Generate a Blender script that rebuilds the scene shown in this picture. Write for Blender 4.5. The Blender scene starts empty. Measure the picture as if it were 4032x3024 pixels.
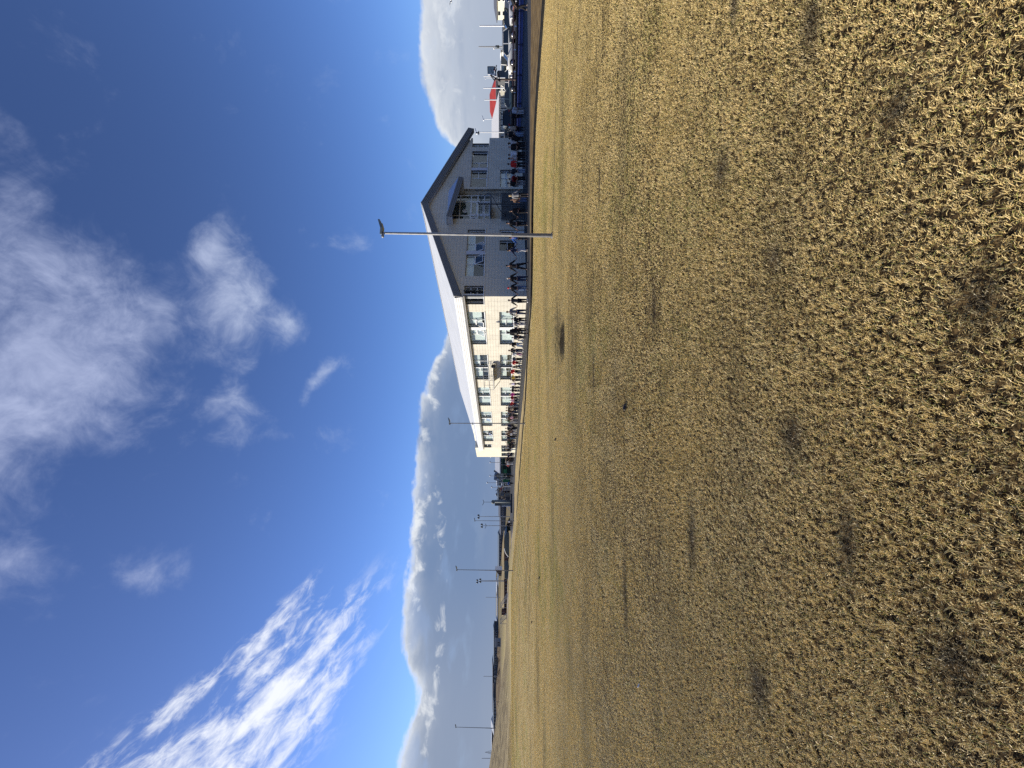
import bpy, math, random
from mathutils import Vector, Matrix, noise
R = math.radians
rnd = random.Random(7)
S = bpy.context.scene
COL = S.collection
# ------------------------------------------------------------------ camera
F = 1600.0            # focal length in pixels of the 4032 px wide photograph
HX, CY = 1985.0, 1512.0
EYE = 1.85
cam = bpy.data.cameras.new("camera"); cam.sensor_width = 36.0; cam.lens = 36.0 * F / 4032
cam.shift_x = (2016 - HX) / 4032; cam.clip_start = 0.05; cam.clip_end = 6000
co = bpy.data.objects.new("camera", cam); COL.objects.link(co)
# the telephone was held turned by 90 degrees: picture-right is down, picture-up is to the right
co.matrix_world = Matrix(((0, 1, 0, 0), (0, 0, -1, 0), (-1, 0, 0, EYE), (0, 0, 0, 1)))
S.camera = co
S.view_settings.view_transform = 'Standard'; S.view_settings.look = 'None'
S.view_settings.exposure = 0.38; S.view_settings.gamma = 1.0
S.view_settings.use_curve_mapping = False
# ------------------------------------------------------------------ sun and sky
SUN_EL = R(27); SUN_AZ = math.atan2(-0.97, 0.243)
sl = bpy.data.lights.new("sun", 'SUN'); sl.energy = 5.0; sl.angle = R(0.42); sl.color = (1.0, 0.91, 0.75)
so = bpy.data.objects.new("sun", sl); COL.objects.link(so)
sd = Vector((math.sin(SUN_AZ) * math.cos(SUN_EL), math.cos(SUN_AZ) * math.cos(SUN_EL), math.sin(SUN_EL)))
so.rotation_euler = sd.to_track_quat('Z', 'Y').to_euler(); so.location = sd * 50

class NT:
    """small node-tree writer"""
    def __init__(s, tree): s.t = tree; s.n = tree.nodes; s.l = tree.links
    def node(s, typ, **k):
        n = s.n.new(typ)
        for a, v in k.items(): setattr(n, a, v)
        return n
    def put(s, sock, v):
        if v is None: return
        if isinstance(v, (int, float, tuple, list)):
            if isinstance(v, (tuple, list)) and len(v) == 3 and sock.type == 'RGBA': v = (*v, 1)
            sock.default_value = v
        else: s.l.new(v, sock)
    def m(s, op, a, b=None, c=None, clamp=False):
        n = s.node('ShaderNodeMath', operation=op, use_clamp=clamp)
        for i, v in enumerate((a, b, c)): s.put(n.inputs[i], v)
        return n.outputs[0]
    def vm(s, op, a, b=None):
        n = s.node('ShaderNodeVectorMath', operation=op)
        s.put(n.inputs[0], a); s.put(n.inputs[1], b)
        return n.outputs[0]
    def mix(s, f, a, b, blend='MIX'):
        n = s.node('ShaderNodeMix', data_type='RGBA', blend_type=blend)
        s.put(n.inputs[0], f); s.put(n.inputs[6], a); s.put(n.inputs[7], b)
        return n.outputs[2]
    def noise(s, vec, scale, detail=3, rough=.55, dist=0.0, out='Fac'):
        n = s.node('ShaderNodeTexNoise'); s.put(n.inputs['Vector'], vec)
        n.inputs['Scale'].default_value = scale; n.inputs['Detail'].default_value = detail
        n.inputs['Roughness'].default_value = rough; n.inputs['Distortion'].default_value = dist
        return n.outputs[out]
    def step(s, v, a, b):
        n = s.node('ShaderNodeMapRange', interpolation_type='SMOOTHSTEP'); s.put(n.inputs[0], v)
        s.put(n.inputs[1], a); s.put(n.inputs[2], b)
        return n.outputs[0]
    def vec(s, x, y, z=0.0):
        n = s.node('ShaderNodeCombineXYZ')
        for i, v in enumerate((x, y, z)): s.put(n.inputs[i], v)
        return n.outputs[0]
    def curve(s, v, pts):
        n = s.node('ShaderNodeFloatCurve'); c = n.mapping.curves[0]
        while len(c.points) > 2: c.points.remove(c.points[0])
        c.points[0].location = pts[0]; c.points[1].location = pts[-1]
        for p in pts[1:-1]: c.points.new(*p)
        n.mapping.use_clip = False; n.mapping.update()
        s.put(n.inputs['Value'], v)
        return n.outputs[0]

W = bpy.data.worlds.new("World"); S.world = W; W.use_nodes = True
w = NT(W.node_tree); w.n.clear()
SKY = 0.074
S.cycles.max_bounces = 5; S.cycles.diffuse_bounces = 2; S.cycles.glossy_bounces = 2; S.cycles.transmission_bounces = 2; S.cycles.transparent_max_bounces = 8
S.cycles.use_denoising = False; S.cycles.sample_clamp_indirect = 4.0
S.cycles.use_adaptive_sampling = True; S.cycles.adaptive_threshold = 0.01
W.cycles.sampling_method = 'MANUAL'; W.cycles.sample_map_resolution = 512
sky = w.node('ShaderNodeTexSky', sky_type='NISHITA'); sky.sun_disc = False
sky.sun_elevation = SUN_EL; sky.sun_rotation = SUN_AZ
sky.altitude = 0; sky.air_density = 1.0; sky.dust_density = 0.35; sky.ozone_density = 3.0
d = w.node('ShaderNodeTexCoord').outputs['Generated']
d = w.vm('NORMALIZE', d)
sx = w.node('ShaderNodeSeparateXYZ'); w.put(sx.inputs[0], d)
az = w.m('ARCTAN2', sx.outputs[0], sx.outputs[1]); el = w.m('ARCSINE', sx.outputs[2])
ae = w.vec(az, el)
# broad noises shared by all the clouds
n1 = w.noise(d, 6.0, 8, .60, .35)
n2 = w.noise(d, 15.0, 6, .65, .5)
n3 = w.noise(d, 2.2, 3, .5)
def blob(a0, e0, ra, re, ang=0.0):
    """soft elliptic mask round a direction (azimuth, elevation)"""
    da = w.m('SUBTRACT', az, a0); de = w.m('SUBTRACT', el, e0)
    ca, sa = math.cos(ang), math.sin(ang)
    u = w.m('ADD', w.m('MULTIPLY', da, ca / ra), w.m('MULTIPLY', de, sa / ra))
    v = w.m('ADD', w.m('MULTIPLY', da, -sa / re), w.m('MULTIPLY', de, ca / re))
    r2 = w.m('ADD', w.m('MULTIPLY', u, u), w.m('MULTIPLY', v, v))
    return w.m('EXPONENT', w.m('MULTIPLY', r2, -1.0))
def total(*v):
    o = v[0]
    for x in v[1:]: o = w.m('ADD', o, x)
    return o
puffs = total(blob(.17, .79, .17, .125), w.m('MULTIPLY', blob(.22, .565, .12, .065), .85), w.m('MULTIPLY', blob(.33, .60, .06, .03, -.5), .6), w.m('MULTIPLY', blob(.0, .86, .14, .10), .8),
              w.m('MULTIPLY', blob(-.13, .95, .2, .10), .8), w.m('MULTIPLY', blob(-.06, .58, .08, .045), .62), w.m('MULTIPLY', blob(.35, .88, .12, .05, -.6), .6), w.m('MULTIPLY', blob(.62, .84, .12, .05), .45),
              w.m('MULTIPLY', blob(.0, .44, .085, .022, -.6), .72), w.m('MULTIPLY', blob(.13, .48, .05, .035), .62),
              w.m('MULTIPLY', blob(-.43, .66, .06, .06, -.6), .74), w.m('MULTIPLY', blob(-.44, .86, .10, .08), .72))
fa = w.m('ADD', w.m('MULTIPLY', n1, 1.25), w.m('MULTIPLY', n2, .45))
pf = w.m('ADD', w.m('MULTIPLY', puffs, .80), w.m('SUBTRACT', w.m('ADD', w.m('MULTIPLY', n1, 1.7), w.m('MULTIPLY', n2, .8)), 1.58))
m_puff = w.m('MULTIPLY', w.step(pf, -.18, .80), w.m('ADD', .22, w.m('MULTIPLY', n2, .95)))
# streaky cirrus to the left, drawn out along one direction
ca, sa = math.cos(-.57), math.sin(-.57)
ua = w.m('ADD', w.m('MULTIPLY', az, ca), w.m('MULTIPLY', el, sa))
va = w.m('ADD', w.m('MULTIPLY', az, -sa), w.m('MULTIPLY', el, ca))
sv = w.vec(w.m('MULTIPLY', ua, .30), va, 0.0)
s1 = w.noise(sv, 16.0, 7, .6, .35); s2 = w.noise(w.vec(w.m('MULTIPLY', ua, .45), va, 4.0), 42.0, 5, .65, .5)
s3 = w.noise(w.vec(w.m('MULTIPLY', ua, .22), va, 9.0), 7.0, 3, .5, .2)
wis = total(blob(-.74, .445, .26, .080, -.57), w.m('MULTIPLY', blob(-.61, .515, .17, .018, -.62), 1.0), w.m('MULTIPLY', blob(-.56, .43, .13, .03, -.6), .45),
            w.m('MULTIPLY', blob(-.60, .385, .14, .020, -.62), .9), w.m('MULTIPLY', blob(-.78, .60, .10, .06, -.57), .55), w.m('MULTIPLY', blob(-1.0, .60, .2, .15, -.57), .6))
wf = w.m('ADD', w.m('MULTIPLY', wis, .60), w.m('ADD', w.m('MULTIPLY', w.m('SUBTRACT', s1, .5), 2.5), w.m('ADD', w.m('MULTIPLY', w.m('SUBTRACT', s2, .5), 1.9), w.m('MULTIPLY', w.m('SUBTRACT', s3, .5), .7))))
m_wis = w.m('MULTIPLY', w.m('MULTIPLY', w.m('POWER', w.step(wf, .10, 1.12), .9), w.step(wis, .05, .5)), .95)
# cloud bank along the horizon: its top edge as a function of azimuth
azn = w.m('DIVIDE', w.m('ADD', az, 1.0), 2.0, clamp=True)
pts = [(-1, .17), (-.757, .191), (-.652, .170), (-.60, .20), (-.535, .214), (-.4, .213), (-.192, .213), (-.02, .200), (.10, .145), (.234, .098), (.36, .05), (.47, .05), (.517, .088), (.543, .125), (.615, .152), (.693, .162), (.757, .150), (1, .14)]
top = w.curve(azn, [((a + 1) / 2, e * 2) for a, e in pts]); top = w.m('MULTIPLY', top, .5)
b1 = w.noise(w.vec(w.m('MULTIPLY', az, .55), el, 2.0), 24.0, 7, .6, .1)
b2 = w.noise(w.vec(w.m('MULTIPLY', az, .35), el, 7.0), 15.0, 5, .55, .2)
dd = w.m('SUBTRACT', w.m('ADD', top, w.m('MULTIPLY', w.m('SUBTRACT', b1, .5), .05)), el)
m_bank = w.step(dd, -.003, .012)
right = w.step(az, .40, .52)
m_bank = w.m('MULTIPLY', m_bank, w.m('SUBTRACT', 1.0, w.m('MULTIPLY', w.m('MULTIPLY', w.step(b2, .5, .62), w.step(dd, .0, .02)), w.m('MULTIPLY', w.step(el, .04, .09), .10))))
rim = w.m('EXPONENT', w.m('MULTIPLY', w.m('MAXIMUM', dd, 0.0), w.m('ADD', -62.0, w.m('MULTIPLY', right, 40.0))))
rimfade = w.m('ADD', w.m('MULTIPLY', right, -.25), 1.0)
b3 = w.noise(w.vec(w.m('MULTIPLY', az, .8), el, 5.0), 30.0, 8, .62, .6)
b4 = w.noise(w.vec(w.m('MULTIPLY', az, .5), el, 11.0), 9.0, 4, .5, .3)
puff2 = w.step(w.m('ADD', w.m('ADD', w.m('MULTIPLY', b3, .8), w.m('MULTIPLY', b4, .9)), w.m('MULTIPLY', dd, w.m('SUBTRACT', -7.0, w.m('MULTIPLY', right, -4.0)))), .60, .95)
puff2 = w.m('MULTIPLY', puff2, w.m('ADD', w.m('MULTIPLY', right, -.35), 1.0))
bright = w.m('MAXIMUM', w.m('MULTIPLY', rim, w.m('MULTIPLY', rimfade, w.step(b2, .30, .55))), w.m('MULTIPLY', puff2, .8))
streaks = total(blob(-.31, .150, .16, .020, .05), blob(-.66, .140, .20, .018, -.05), w.m('MULTIPLY', blob(-.05, .13, .08, .02), .4))
bright = w.m('MAXIMUM', bright, w.m('MULTIPLY', w.step(w.m('ADD', streaks, w.m('MULTIPLY', w.m('SUBTRACT', b3, .5), 2.6)), .7, 1.5), .7))
bright = w.m('MULTIPLY', bright, 1.0, clamp=True)
grey = w.mix(w.step(w.m('ADD', el, w.m('MULTIPLY', b2, .05)), .0, .10), (.21, .28, .42), (.165, .245, .41))
grey = w.mix(w.m('MULTIPLY', right, .55), grey, (.52, .57, .65))
grey = w.mix(w.m('MULTIPLY', w.step(az, -.35, -.75), .55), grey, (.33, .375, .46))
grey = w.mix(w.m('MULTIPLY', w.m('SUBTRACT', b2, .5), 1.1), grey, (.34, .39, .48))
c_bank = w.mix(bright, grey, (.92, .94, .95))
def scl(c, k):
    return w.vm('SCALE', c) if False else w.mix(1.0, c, (k, k, k), 'MULTIPLY')
SK = 0.84 / SKY
tint = w.mix(1.0, sky.outputs[0], w.mix(w.step(el, .05, .75), (.86, 1.12, 1.72), (.78, .88, 1.26)), 'MULTIPLY')
def bigcol(r, g, b):
    n = w.node('ShaderNodeCombineXYZ'); n.inputs[0].default_value = r * SK; n.inputs[1].default_value = g * SK; n.inputs[2].default_value = b * SK
    return n.outputs[0]
def bigs(c):
    n = w.node('ShaderNodeVectorMath', operation='SCALE'); w.put(n.inputs[0], c); n.inputs['Scale'].default_value = SK
    return n.outputs[0]
out = w.mix(m_puff, tint, bigs(w.mix(w.step(el, .35, .8), (.62, .70, .86), (.44, .50, .72))))
out = w.mix(m_wis, out, bigcol(.90, .93, 1.0))
out = w.mix(m_bank, out, bigs(c_bank))
bg = w.node('ShaderNodeBackground'); w.put(bg.inputs[0], out); bg.inputs[1].default_value = SKY
wo = w.node('ShaderNodeOutputWorld'); w.l.new(bg.outputs[0], wo.inputs[0])

# ------------------------------------------------------------------ materials
MATS = {}
def mat(name, col, rough=.7, metal=0.0, var=0.0, vscale=6.0, spec=.5, bump=0.0, bscale=60.0, col2=None, coords='Object'):
    if name in MATS: return MATS[name]
    m = bpy.data.materials.new(name); m.use_nodes = True
    t = NT(m.node_tree); b = m.node_tree.nodes['Principled BSDF']
    b.inputs['Base Color'].default_value = (*col, 1); b.inputs['Roughness'].default_value = rough
    b.inputs['Metallic'].default_value = metal; b.inputs['Specular IOR Level'].default_value = spec
    if var or bump or col2:
        tc = t.node('ShaderNodeTexCoord').outputs[coords]
        if var or col2:
            nz = t.noise(tc, vscale, 5, .6)
            c2 = col2 or tuple(min(1, c * (1 + var)) for c in col); c1 = tuple(c * (1 - var) for c in col) if not col2 else col
            t.put(b.inputs['Base Color'], t.mix(t.step(nz, .3, .7), c1, c2))
            t.put(b.inputs['Roughness'], t.m('ADD', rough - .08, t.m('MULTIPLY', nz, .16)))
        if bump:
            bp = t.node('ShaderNodeBump'); bp.inputs['Strength'].default_value = bump; bp.inputs['Distance'].default_value = .01
            t.put(bp.inputs['Height'], t.noise(tc, bscale, 4, .6)); t.l.new(bp.outputs[0], b.inputs['Normal'])
    MATS[name] = m
    return m
M_panel = mat('cladding', (.62, .585, .49), .75, var=.09, vscale=.9, bump=.25, bscale=90)
M_back = mat('cladding_joint', (.48, .39, .28), .9)
M_fascia = mat('fascia', (.50, .52, .54), .55, var=.06, vscale=2)
M_vergeb = mat('verge_paint', (.13, .135, .14), .55, var=.06, vscale=2)
M_roofm = mat('roof_sheet', (.60, .62, .63), .6, var=.05, vscale=.5)
M_reveal_shade = mat('window_reveal_shade', (.17, .18, .18), .7)  # dark grey carries the shade inside the window openings
M_white = mat('white_paint', (.74, .75, .75), .5, var=.04, vscale=3)
M_frame = mat('window_frame', (.76, .78, .78), .45)
M_blind = mat('blind', (.74, .77, .74), .8, var=.08, vscale=1.5)
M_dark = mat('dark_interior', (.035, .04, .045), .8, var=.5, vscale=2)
M_steel = mat('galvanised', (.30, .30, .295), .5, metal=.35, var=.15, vscale=9, bump=.1)
M_darksteel = mat('dark_steel', (.055, .07, .085), .5, metal=.3)
M_asph = mat('asphalt', (.026, .026, .027), .85, var=.28, vscale=1.2, bump=.5, bscale=70)
M_conc = mat('concrete', (.25, .25, .24), .85, var=.2, vscale=2, bump=.4, bscale=40)
M_skin = mat('skin', (.34, .19, .13), .55)
M_shoeW = mat('shoe_white', (.6, .6, .6), .6); M_shoeB = mat('shoe_dark', (.03, .03, .035), .6)
M_rubber = mat('tyre', (.02, .02, .02), .8); M_rim = mat('rim', (.5, .5, .52), .3, metal=.8)
def glass(name, tintc=(.05, .065, .07), tr=.55):
    m = bpy.data.materials.new(name); m.use_nodes = True; t = NT(m.node_tree)
    t.n.clear()
    g = t.node('ShaderNodeBsdfGlossy'); g.inputs['Roughness'].default_value = .02; g.inputs['Color'].default_value = (.9, .95, 1, 1)
    tp = t.node('ShaderNodeBsdfTransparent'); tp.inputs[0].default_value = (.92, .95, .95, 1)
    fr = t.node('ShaderNodeLayerWeight'); fr.inputs['Blend'].default_value = .5
    tc = t.node('ShaderNodeTexCoord').outputs['Object']
    bp = t.node('ShaderNodeBump'); bp.inputs['Strength'].default_value = .05; bp.inputs['Distance'].default_value = .02
    t.put(bp.inputs['Height'], t.noise(tc, 1.3, 2)); t.l.new(bp.outputs[0], g.inputs['Normal'])
    mx = t.node('ShaderNodeMixShader'); t.put(mx.inputs[0], t.m('ADD', t.m('MULTIPLY', t.m('POWER', fr.outputs['Facing'], 4.0), .8), .05, clamp=True))
    t.l.new(tp.outputs[0], mx.inputs[1]); t.l.new(g.outputs[0], mx.inputs[2])
    o = t.node('ShaderNodeOutputMaterial'); t.l.new(mx.outputs[0], o.inputs[0])
    MATS[name] = m
    return m
M_glass = glass('window_glass')
M_cglass = mat('car_glass', (.012, .016, .018), .06, spec=.8)

# ------------------------------------------------------------------ mesh helpers
class MB:
    def __init__(s): s.v = []; s.f = []; s.mi = []; s.sm = []
    def add(s, vs, fs, mi=0, sm=False, M=None):
        o = len(s.v); s.v += [tuple(M @ Vector(p)) if M is not None else tuple(p) for p in vs]
        for f in fs: s.f.append(tuple(i + o for i in f)); s.mi.append(mi); s.sm.append(sm)
        return s
    def box(s, x0, x1, y0, y1, z0, z1, mi=0, M=None):
        vs = [(x0, y0, z0), (x1, y0, z0), (x1, y1, z0), (x0, y1, z0), (x0, y0, z1), (x1, y0, z1), (x1, y1, z1), (x0, y1, z1)]
        return s.add(vs, [(0, 3, 2, 1), (4, 5, 6, 7), (0, 1, 5, 4), (1, 2, 6, 5), (2, 3, 7, 6), (3, 0, 4, 7)], mi, False, M)
    def prism(s, poly, e, mi=0, M=None):
        """poly: list of 3-D points (convex, any plane), extruded by vector e"""
        n = len(poly); e = Vector(e); vs = [Vector(p) for p in poly] + [Vector(p) + e for p in poly]
        fs = [tuple(reversed(range(n))), tuple(range(n, 2 * n))] + [(i, (i + 1) % n, (i + 1) % n + n, i + n) for i in range(n)]
        return s.add(vs, fs, mi, False, M)
    def tube(s, p, q, r0, r1=None, n=8, mi=0, M=None, cap=True):
        r1 = r0 if r1 is None else r1; p = Vector(p); q = Vector(q); z = (q - p).normalized()
        x = z.orthogonal().normalized(); y = z.cross(x)
        vs = []
        for c, r in ((p, r0), (q, r1)):
            for i in range(n):
                a = 2 * math.pi * i / n; vs.append(c + x * (r * math.cos(a)) + y * (r * math.sin(a)))
        fs = [(i, (i + 1) % n, n + (i + 1) % n, n + i) for i in range(n)]
        s.add(vs, fs, mi, True, M)
        if cap: s.add(vs, [tuple(reversed(range(n))), tuple(range(n, 2 * n))], mi, False, M)
        return s
    def path(s, pts, r, n=6, mi=0, M=None):
        for a, b in zip(pts[:-1], pts[1:]): s.tube(a, b, r, r, n, mi, M)
        return s
    def lathe(s, prof, n=12, mi=0, M=None, sm=True):
        vs = []
        for r, z in prof:
            for i in range(n):
                a = 2 * math.pi * i / n; vs.append((r * math.cos(a), r * math.sin(a), z))
        fs = []
        for k in range(len(prof) - 1):
            for i in range(n): fs.append((k * n + i, k * n + (i + 1) % n, (k + 1) * n + (i + 1) % n, (k + 1) * n + i))
        fs.append(tuple(reversed(range(n)))); fs.append(tuple((len(prof) - 1) * n + i for i in range(n)))
        return s.add(vs, fs, mi, sm, M)
    def ball(s, c, rx, ry, rz, n=10, k=6, mi=0, M=None, lo=-1.0):
        vs = []; rows = []
        for j in range(k + 1):
            a = math.asin(max(-1, lo)) + (math.pi / 2 - math.asin(max(-1, lo))) * j / k
            for i in range(n):
                b = 2 * math.pi * i / n
                vs.append((c[0] + rx * math.cos(a) * math.cos(b), c[1] + ry * math.cos(a) * math.sin(b), c[2] + rz * math.sin(a)))
        fs = [(j * n + i, j * n + (i + 1) % n, (j + 1) * n + (i + 1) % n, (j + 1) * n + i) for j in range(k) for i in range(n)]
        if lo > -1: fs.append(tuple(reversed(range(n))))
        return s.add(vs, fs, mi, True, M)
    def mesh(s, name, mats):
        me = bpy.data.meshes.new(name); me.from_pydata(s.v, [], s.f)
        for m in (mats if isinstance(mats, (list, tuple)) else [mats]): me.materials.append(m)
        me.polygons.foreach_set('material_index', s.mi); me.polygons.foreach_set('use_smooth', s.sm)
        me.update(); return me
def link(name, data, parent=None, loc=None, rotz=None):
    o = bpy.data.objects.new(name, data); COL.objects.link(o)
    if parent: o.parent = parent
    if loc is not None: o.location = loc
    if rotz is not None: o.rotation_euler = (0, 0, rotz)
    return o
def tag(o, label=None, cat=None, group=None, kind=None):
    if label: o['label'] = label
    if cat: o['category'] = cat
    if group: o['group'] = group
    if kind: o['kind'] = kind
    return o
def thing(name, label, cat, loc=(0, 0, 0), rotz=0.0, group=None):
    return tag(link(name, None, None, loc, rotz), label, cat, group)
def part(name, mb, mats, parent, label=None, kind=None, loc=None, rotz=None):
    return tag(link(name, mb.mesh(name, mats), parent, loc, rotz), label, None, None, kind)
def struct(name, mb, mats): return tag(link(name, mb.mesh(name, mats)), kind='structure')
def copy_tree(o, parent=None, loc=None, rotz=None, label=None):
    c = o.copy(); COL.objects.link(c)
    if parent: c.parent = parent
    if loc is not None: c.location = loc
    if rotz is not None: c.rotation_euler = (0, 0, rotz)
    if label: c['label'] = label
    for ch in list(o.children): copy_tree(ch, c)
    return c
def at(y, x, Y):
    """picture column/row of the photograph and a depth -> place in the world"""
    return Vector(((CY - y) / F * Y, Y, EYE + (HX - x) / F * Y))

# ------------------------------------------------------------------ ground
def sm(t): t = max(0.0, min(1.0, t)); return t * t * (3 - 2 * t)
def terrain(X, Y, fine=True):
    kx = max(8.0, .45 * (Y - 22))
    L = sm((-X - kx) / 14)
    z = -.1 + L * (.95 * sm((Y - 20) / 28) + max(0.0, min(Y, 900) - 110) * .0225)
    if X < -44 and Y > 45:
        z += .15 * min(-X - 44, 45) * sm((Y - 50) / 20) * (1 - .8 * sm((Y - 72) / 15))
    if fine and Y < 75 and Y > -5:
        z += (noise.noise(Vector((X * .22, Y * .22, 0))) * .045 + noise.noise(Vector((X * .9, Y * .9, 4))) * .012) * sm((30 - Y) / 14 + L) * (1 - .55 * sm((Y - 12) / 3) * (1 - L))
        q = ((X - 1.45) / 1.5) ** 2 + ((Y - 14.2) / 1.3) ** 2
        z -= .09 * math.exp(-q)
        z += .045 * math.exp(-((X - 1.3) / 2.2) ** 2 - ((Y - 12.3) / .7) ** 2)
    return z
def axis(brk):
    o = []
    for a, b, st in brk:
        n = max(1, int(round((b - a) / st)))
        o += [a + (b - a) * i / n for i in range(n)]
    o.append(brk[-1][1]); return o
gx = axis([(-1500, -300, 100), (-300, -100, 10), (-100, -40, 2), (-40, -12, .8), (-12, 14, .25), (14, 40, 1), (40, 120, 10), (120, 1500, 150)])
gy = axis([(-60, -5, 11), (-5, 20, .25), (20, 80, .8), (80, 200, 6), (200, 900, 50), (900, 3000, 300)])
g = MB(); vs = [(x, y, terrain(x, y)) for y in gy for x in gx]; nx = len(gx)
g.add(vs, [(j * nx + i, j * nx + i + 1, (j + 1) * nx + i + 1, (j + 1) * nx + i) for j in range(len(gy) - 1) for i in range(nx - 1)], 0, True)

def grasscol(t, P, far=False):
    """straw with green drifts, brown spots; P = world position socket"""
    fl = t.node('ShaderNodeVectorMath', operation='MULTIPLY'); t.put(fl.inputs[0], P); fl.inputs[1].default_value = (1, 1, 0)
    P = fl.outputs[0]
    a = t.noise(P, .16, 4, .55); b = t.noise(P, .75, 4, .6); c = t.noise(P, 4.5, 4, .6)
    gm = t.step(t.m('ADD', t.m('MULTIPLY', a, .6), t.m('ADD', t.m('MULTIPLY', b, .3), t.m('MULTIPLY', c, .25))), .555, .74)
    bn = t.node('ShaderNodeVectorMath', operation='MULTIPLY'); t.put(bn.inputs[0], P); bn.inputs[1].default_value = (.22, 1.0, 0)
    band = t.noise(bn.outputs[0], .42, 5, .62, .4); pt = t.noise(P, 1.7, 4, .6, .5)
    dk = t.m('MAXIMUM', t.m('MULTIPLY', t.step(band, .50, .68), .55), t.m('MULTIPLY', t.step(pt, .60, .76), .62))
    sq = t.node('ShaderNodeSeparateXYZ'); t.put(sq.inputs[0], P)
    def el_(ex, ey, rx, ry): return t.m('EXPONENT', t.m('MULTIPLY', t.m('ADD', t.m('POWER', t.m('ABSOLUTE', t.m('DIVIDE', t.m('SUBTRACT', sq.outputs[0], ex), rx)), 2.0), t.m('POWER', t.m('ABSOLUTE', t.m('DIVIDE', t.m('SUBTRACT', sq.outputs[1], ey), ry)), 2.0)), -1.0))
    hl = t.m('MAXIMUM', el_(1.5, 14.0, .75, 1.05), t.m('MULTIPLY', el_(1.9, 15.0, 1.9, 1.6), .5))
    hl = t.step(t.m('ADD', hl, t.m('MULTIPLY', t.m('SUBTRACT', c, .5), .9)), .22, .75)
    t.dk = dk; t.hl = hl
    return gm, a, b, c
def grass_ground():
    m = bpy.data.materials.new('lawn'); m.use_nodes = True; t = NT(m.node_tree); b = t.n['Principled BSDF']
    b.inputs['Roughness'].default_value = .95; b.inputs['Specular IOR Level'].default_value = .1
    P = t.node('ShaderNodeNewGeometry').outputs['Position']
    gm, a, b1, c = grasscol(t, P)
    sp = t.node('ShaderNodeSeparateXYZ'); t.put(sp.inputs[0], P)
    fine = t.noise(P, 22, 3, .7); mid = t.noise(P, 7.0, 4, .65)
    straw = t.mix(fine, (.34, .25, .105), (.62, .50, .25))
    green = t.mix(fine, (.24, .22, .06), (.50, .46, .15))
    col = t.mix(gm, straw, green)
    col = t.mix(t.m('MULTIPLY', t.step(mid, .56, .72), .45), col, (.20, .15, .07))
    col = t.mix(t.m('MULTIPLY', t.dk, .8), col, (.17, .135, .06)); col = t.mix(t.m('MULTIPLY', t.hl, .95), col, (.035, .028, .016))
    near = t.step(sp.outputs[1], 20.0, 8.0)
    # near-camera soil and thatch under the blades, shade of the gaps painted near black
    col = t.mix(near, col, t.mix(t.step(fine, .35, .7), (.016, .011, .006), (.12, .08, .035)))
    # the rough grass of the mound
    ml = t.m('MULTIPLY', t.step(sp.outputs[0], -42.0, -52.0), t.m('MULTIPLY', t.step(sp.outputs[1], 50.0, 56.0), t.step(sp.outputs[1], 110.0, 95.0)))
    wv = t.node('ShaderNodeVectorMath', operation='MULTIPLY'); t.put(wv.inputs[0], P); wv.inputs[1].default_value = (.35, 1.6, 3)
    rg = t.noise(wv.outputs[0], .9, 5, .7)
    col = t.mix(ml, col, t.mix(t.step(rg, .35, .65), (.13, .095, .05), (.42, .33, .17)))
    # far land: olive and brown fields
    col = t.mix(t.step(sp.outputs[1], 95.0, 150.0), col, t.mix(b1, (.16, .12, .07), (.22, .19, .09)))
    t.put(b.inputs['Base Color'], col)
    bp = t.node('ShaderNodeBump'); bp.inputs['Strength'].default_value = .7; bp.inputs['Distance'].default_value = .06
    t.put(bp.inputs['Height'], t.m('ADD', t.m('MULTIPLY', fine, .5), mid)); t.l.new(bp.outputs[0], b.inputs['Normal'])
    return m
M_lawn = grass_ground()
struct('lawn', g, M_lawn)

# kerb between the lawn and the higher verge
KERB = [(60, 9.0), (34, 12.5), (18.2, 19.3), (17.3, 21.5), (16.2, 24.0), (14.5, 25.6), (11.2, 27.0), (6.1, 28.1), (3.9, 31.2), (1.5, 33.7), (-1.4, 36.4), (-5.0, 41.6), (-9.7, 48.2), (-15.4, 55.8), (-20.6, 62.4), (-27, 70)]
KERB[0:2] = [(34.0, 5.0), (20.5, 15.5)]
def smooth_line(p, n=4):
    o = []
    for i in range(len(p) - 1):
        p0 = Vector(p[max(0, i - 1)]); p1 = Vector(p[i]); p2 = Vector(p[i + 1]); p3 = Vector(p[min(len(p) - 1, i + 2)])
        for k in range(n):
            t = k / n
            o.append(.5 * ((2 * p1) + (-p0 + p2) * t + (2 * p0 - 5 * p1 + 4 * p2 - p3) * t * t + (-p0 + 3 * p1 - 3 * p2 + p3) * t ** 3))
    o.append(Vector(p[-1])); return o
KL = smooth_line(KERB)
def sheet(name, poly, z, m, kind='structure'):
    mb = MB(); mb.add([(p[0], p[1], z) for p in poly], [tuple(range(len(poly)))]); o = struct(name, mb, m); return o
from mathutils.geometry import tessellate_polygon
def sheet_fill(name, poly, z, m):
    vv = [Vector((p[0], p[1], z)) for p in poly]; fs = []
    for t_ in tessellate_polygon([vv]):
        a_, b_, c_ = (vv[i] for i in t_)
        up = (b_ - a_).cross(c_ - a_).z
        if abs(up) > 1e-9: fs.append(tuple(t_) if up > 0 else tuple(reversed(t_)))
    me = bpy.data.meshes.new(name); me.from_pydata([tuple(v) for v in vv], [], fs); me.update()
    me.materials.append(m); return tag(link(name, me), kind='structure')
kb = MB()
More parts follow.
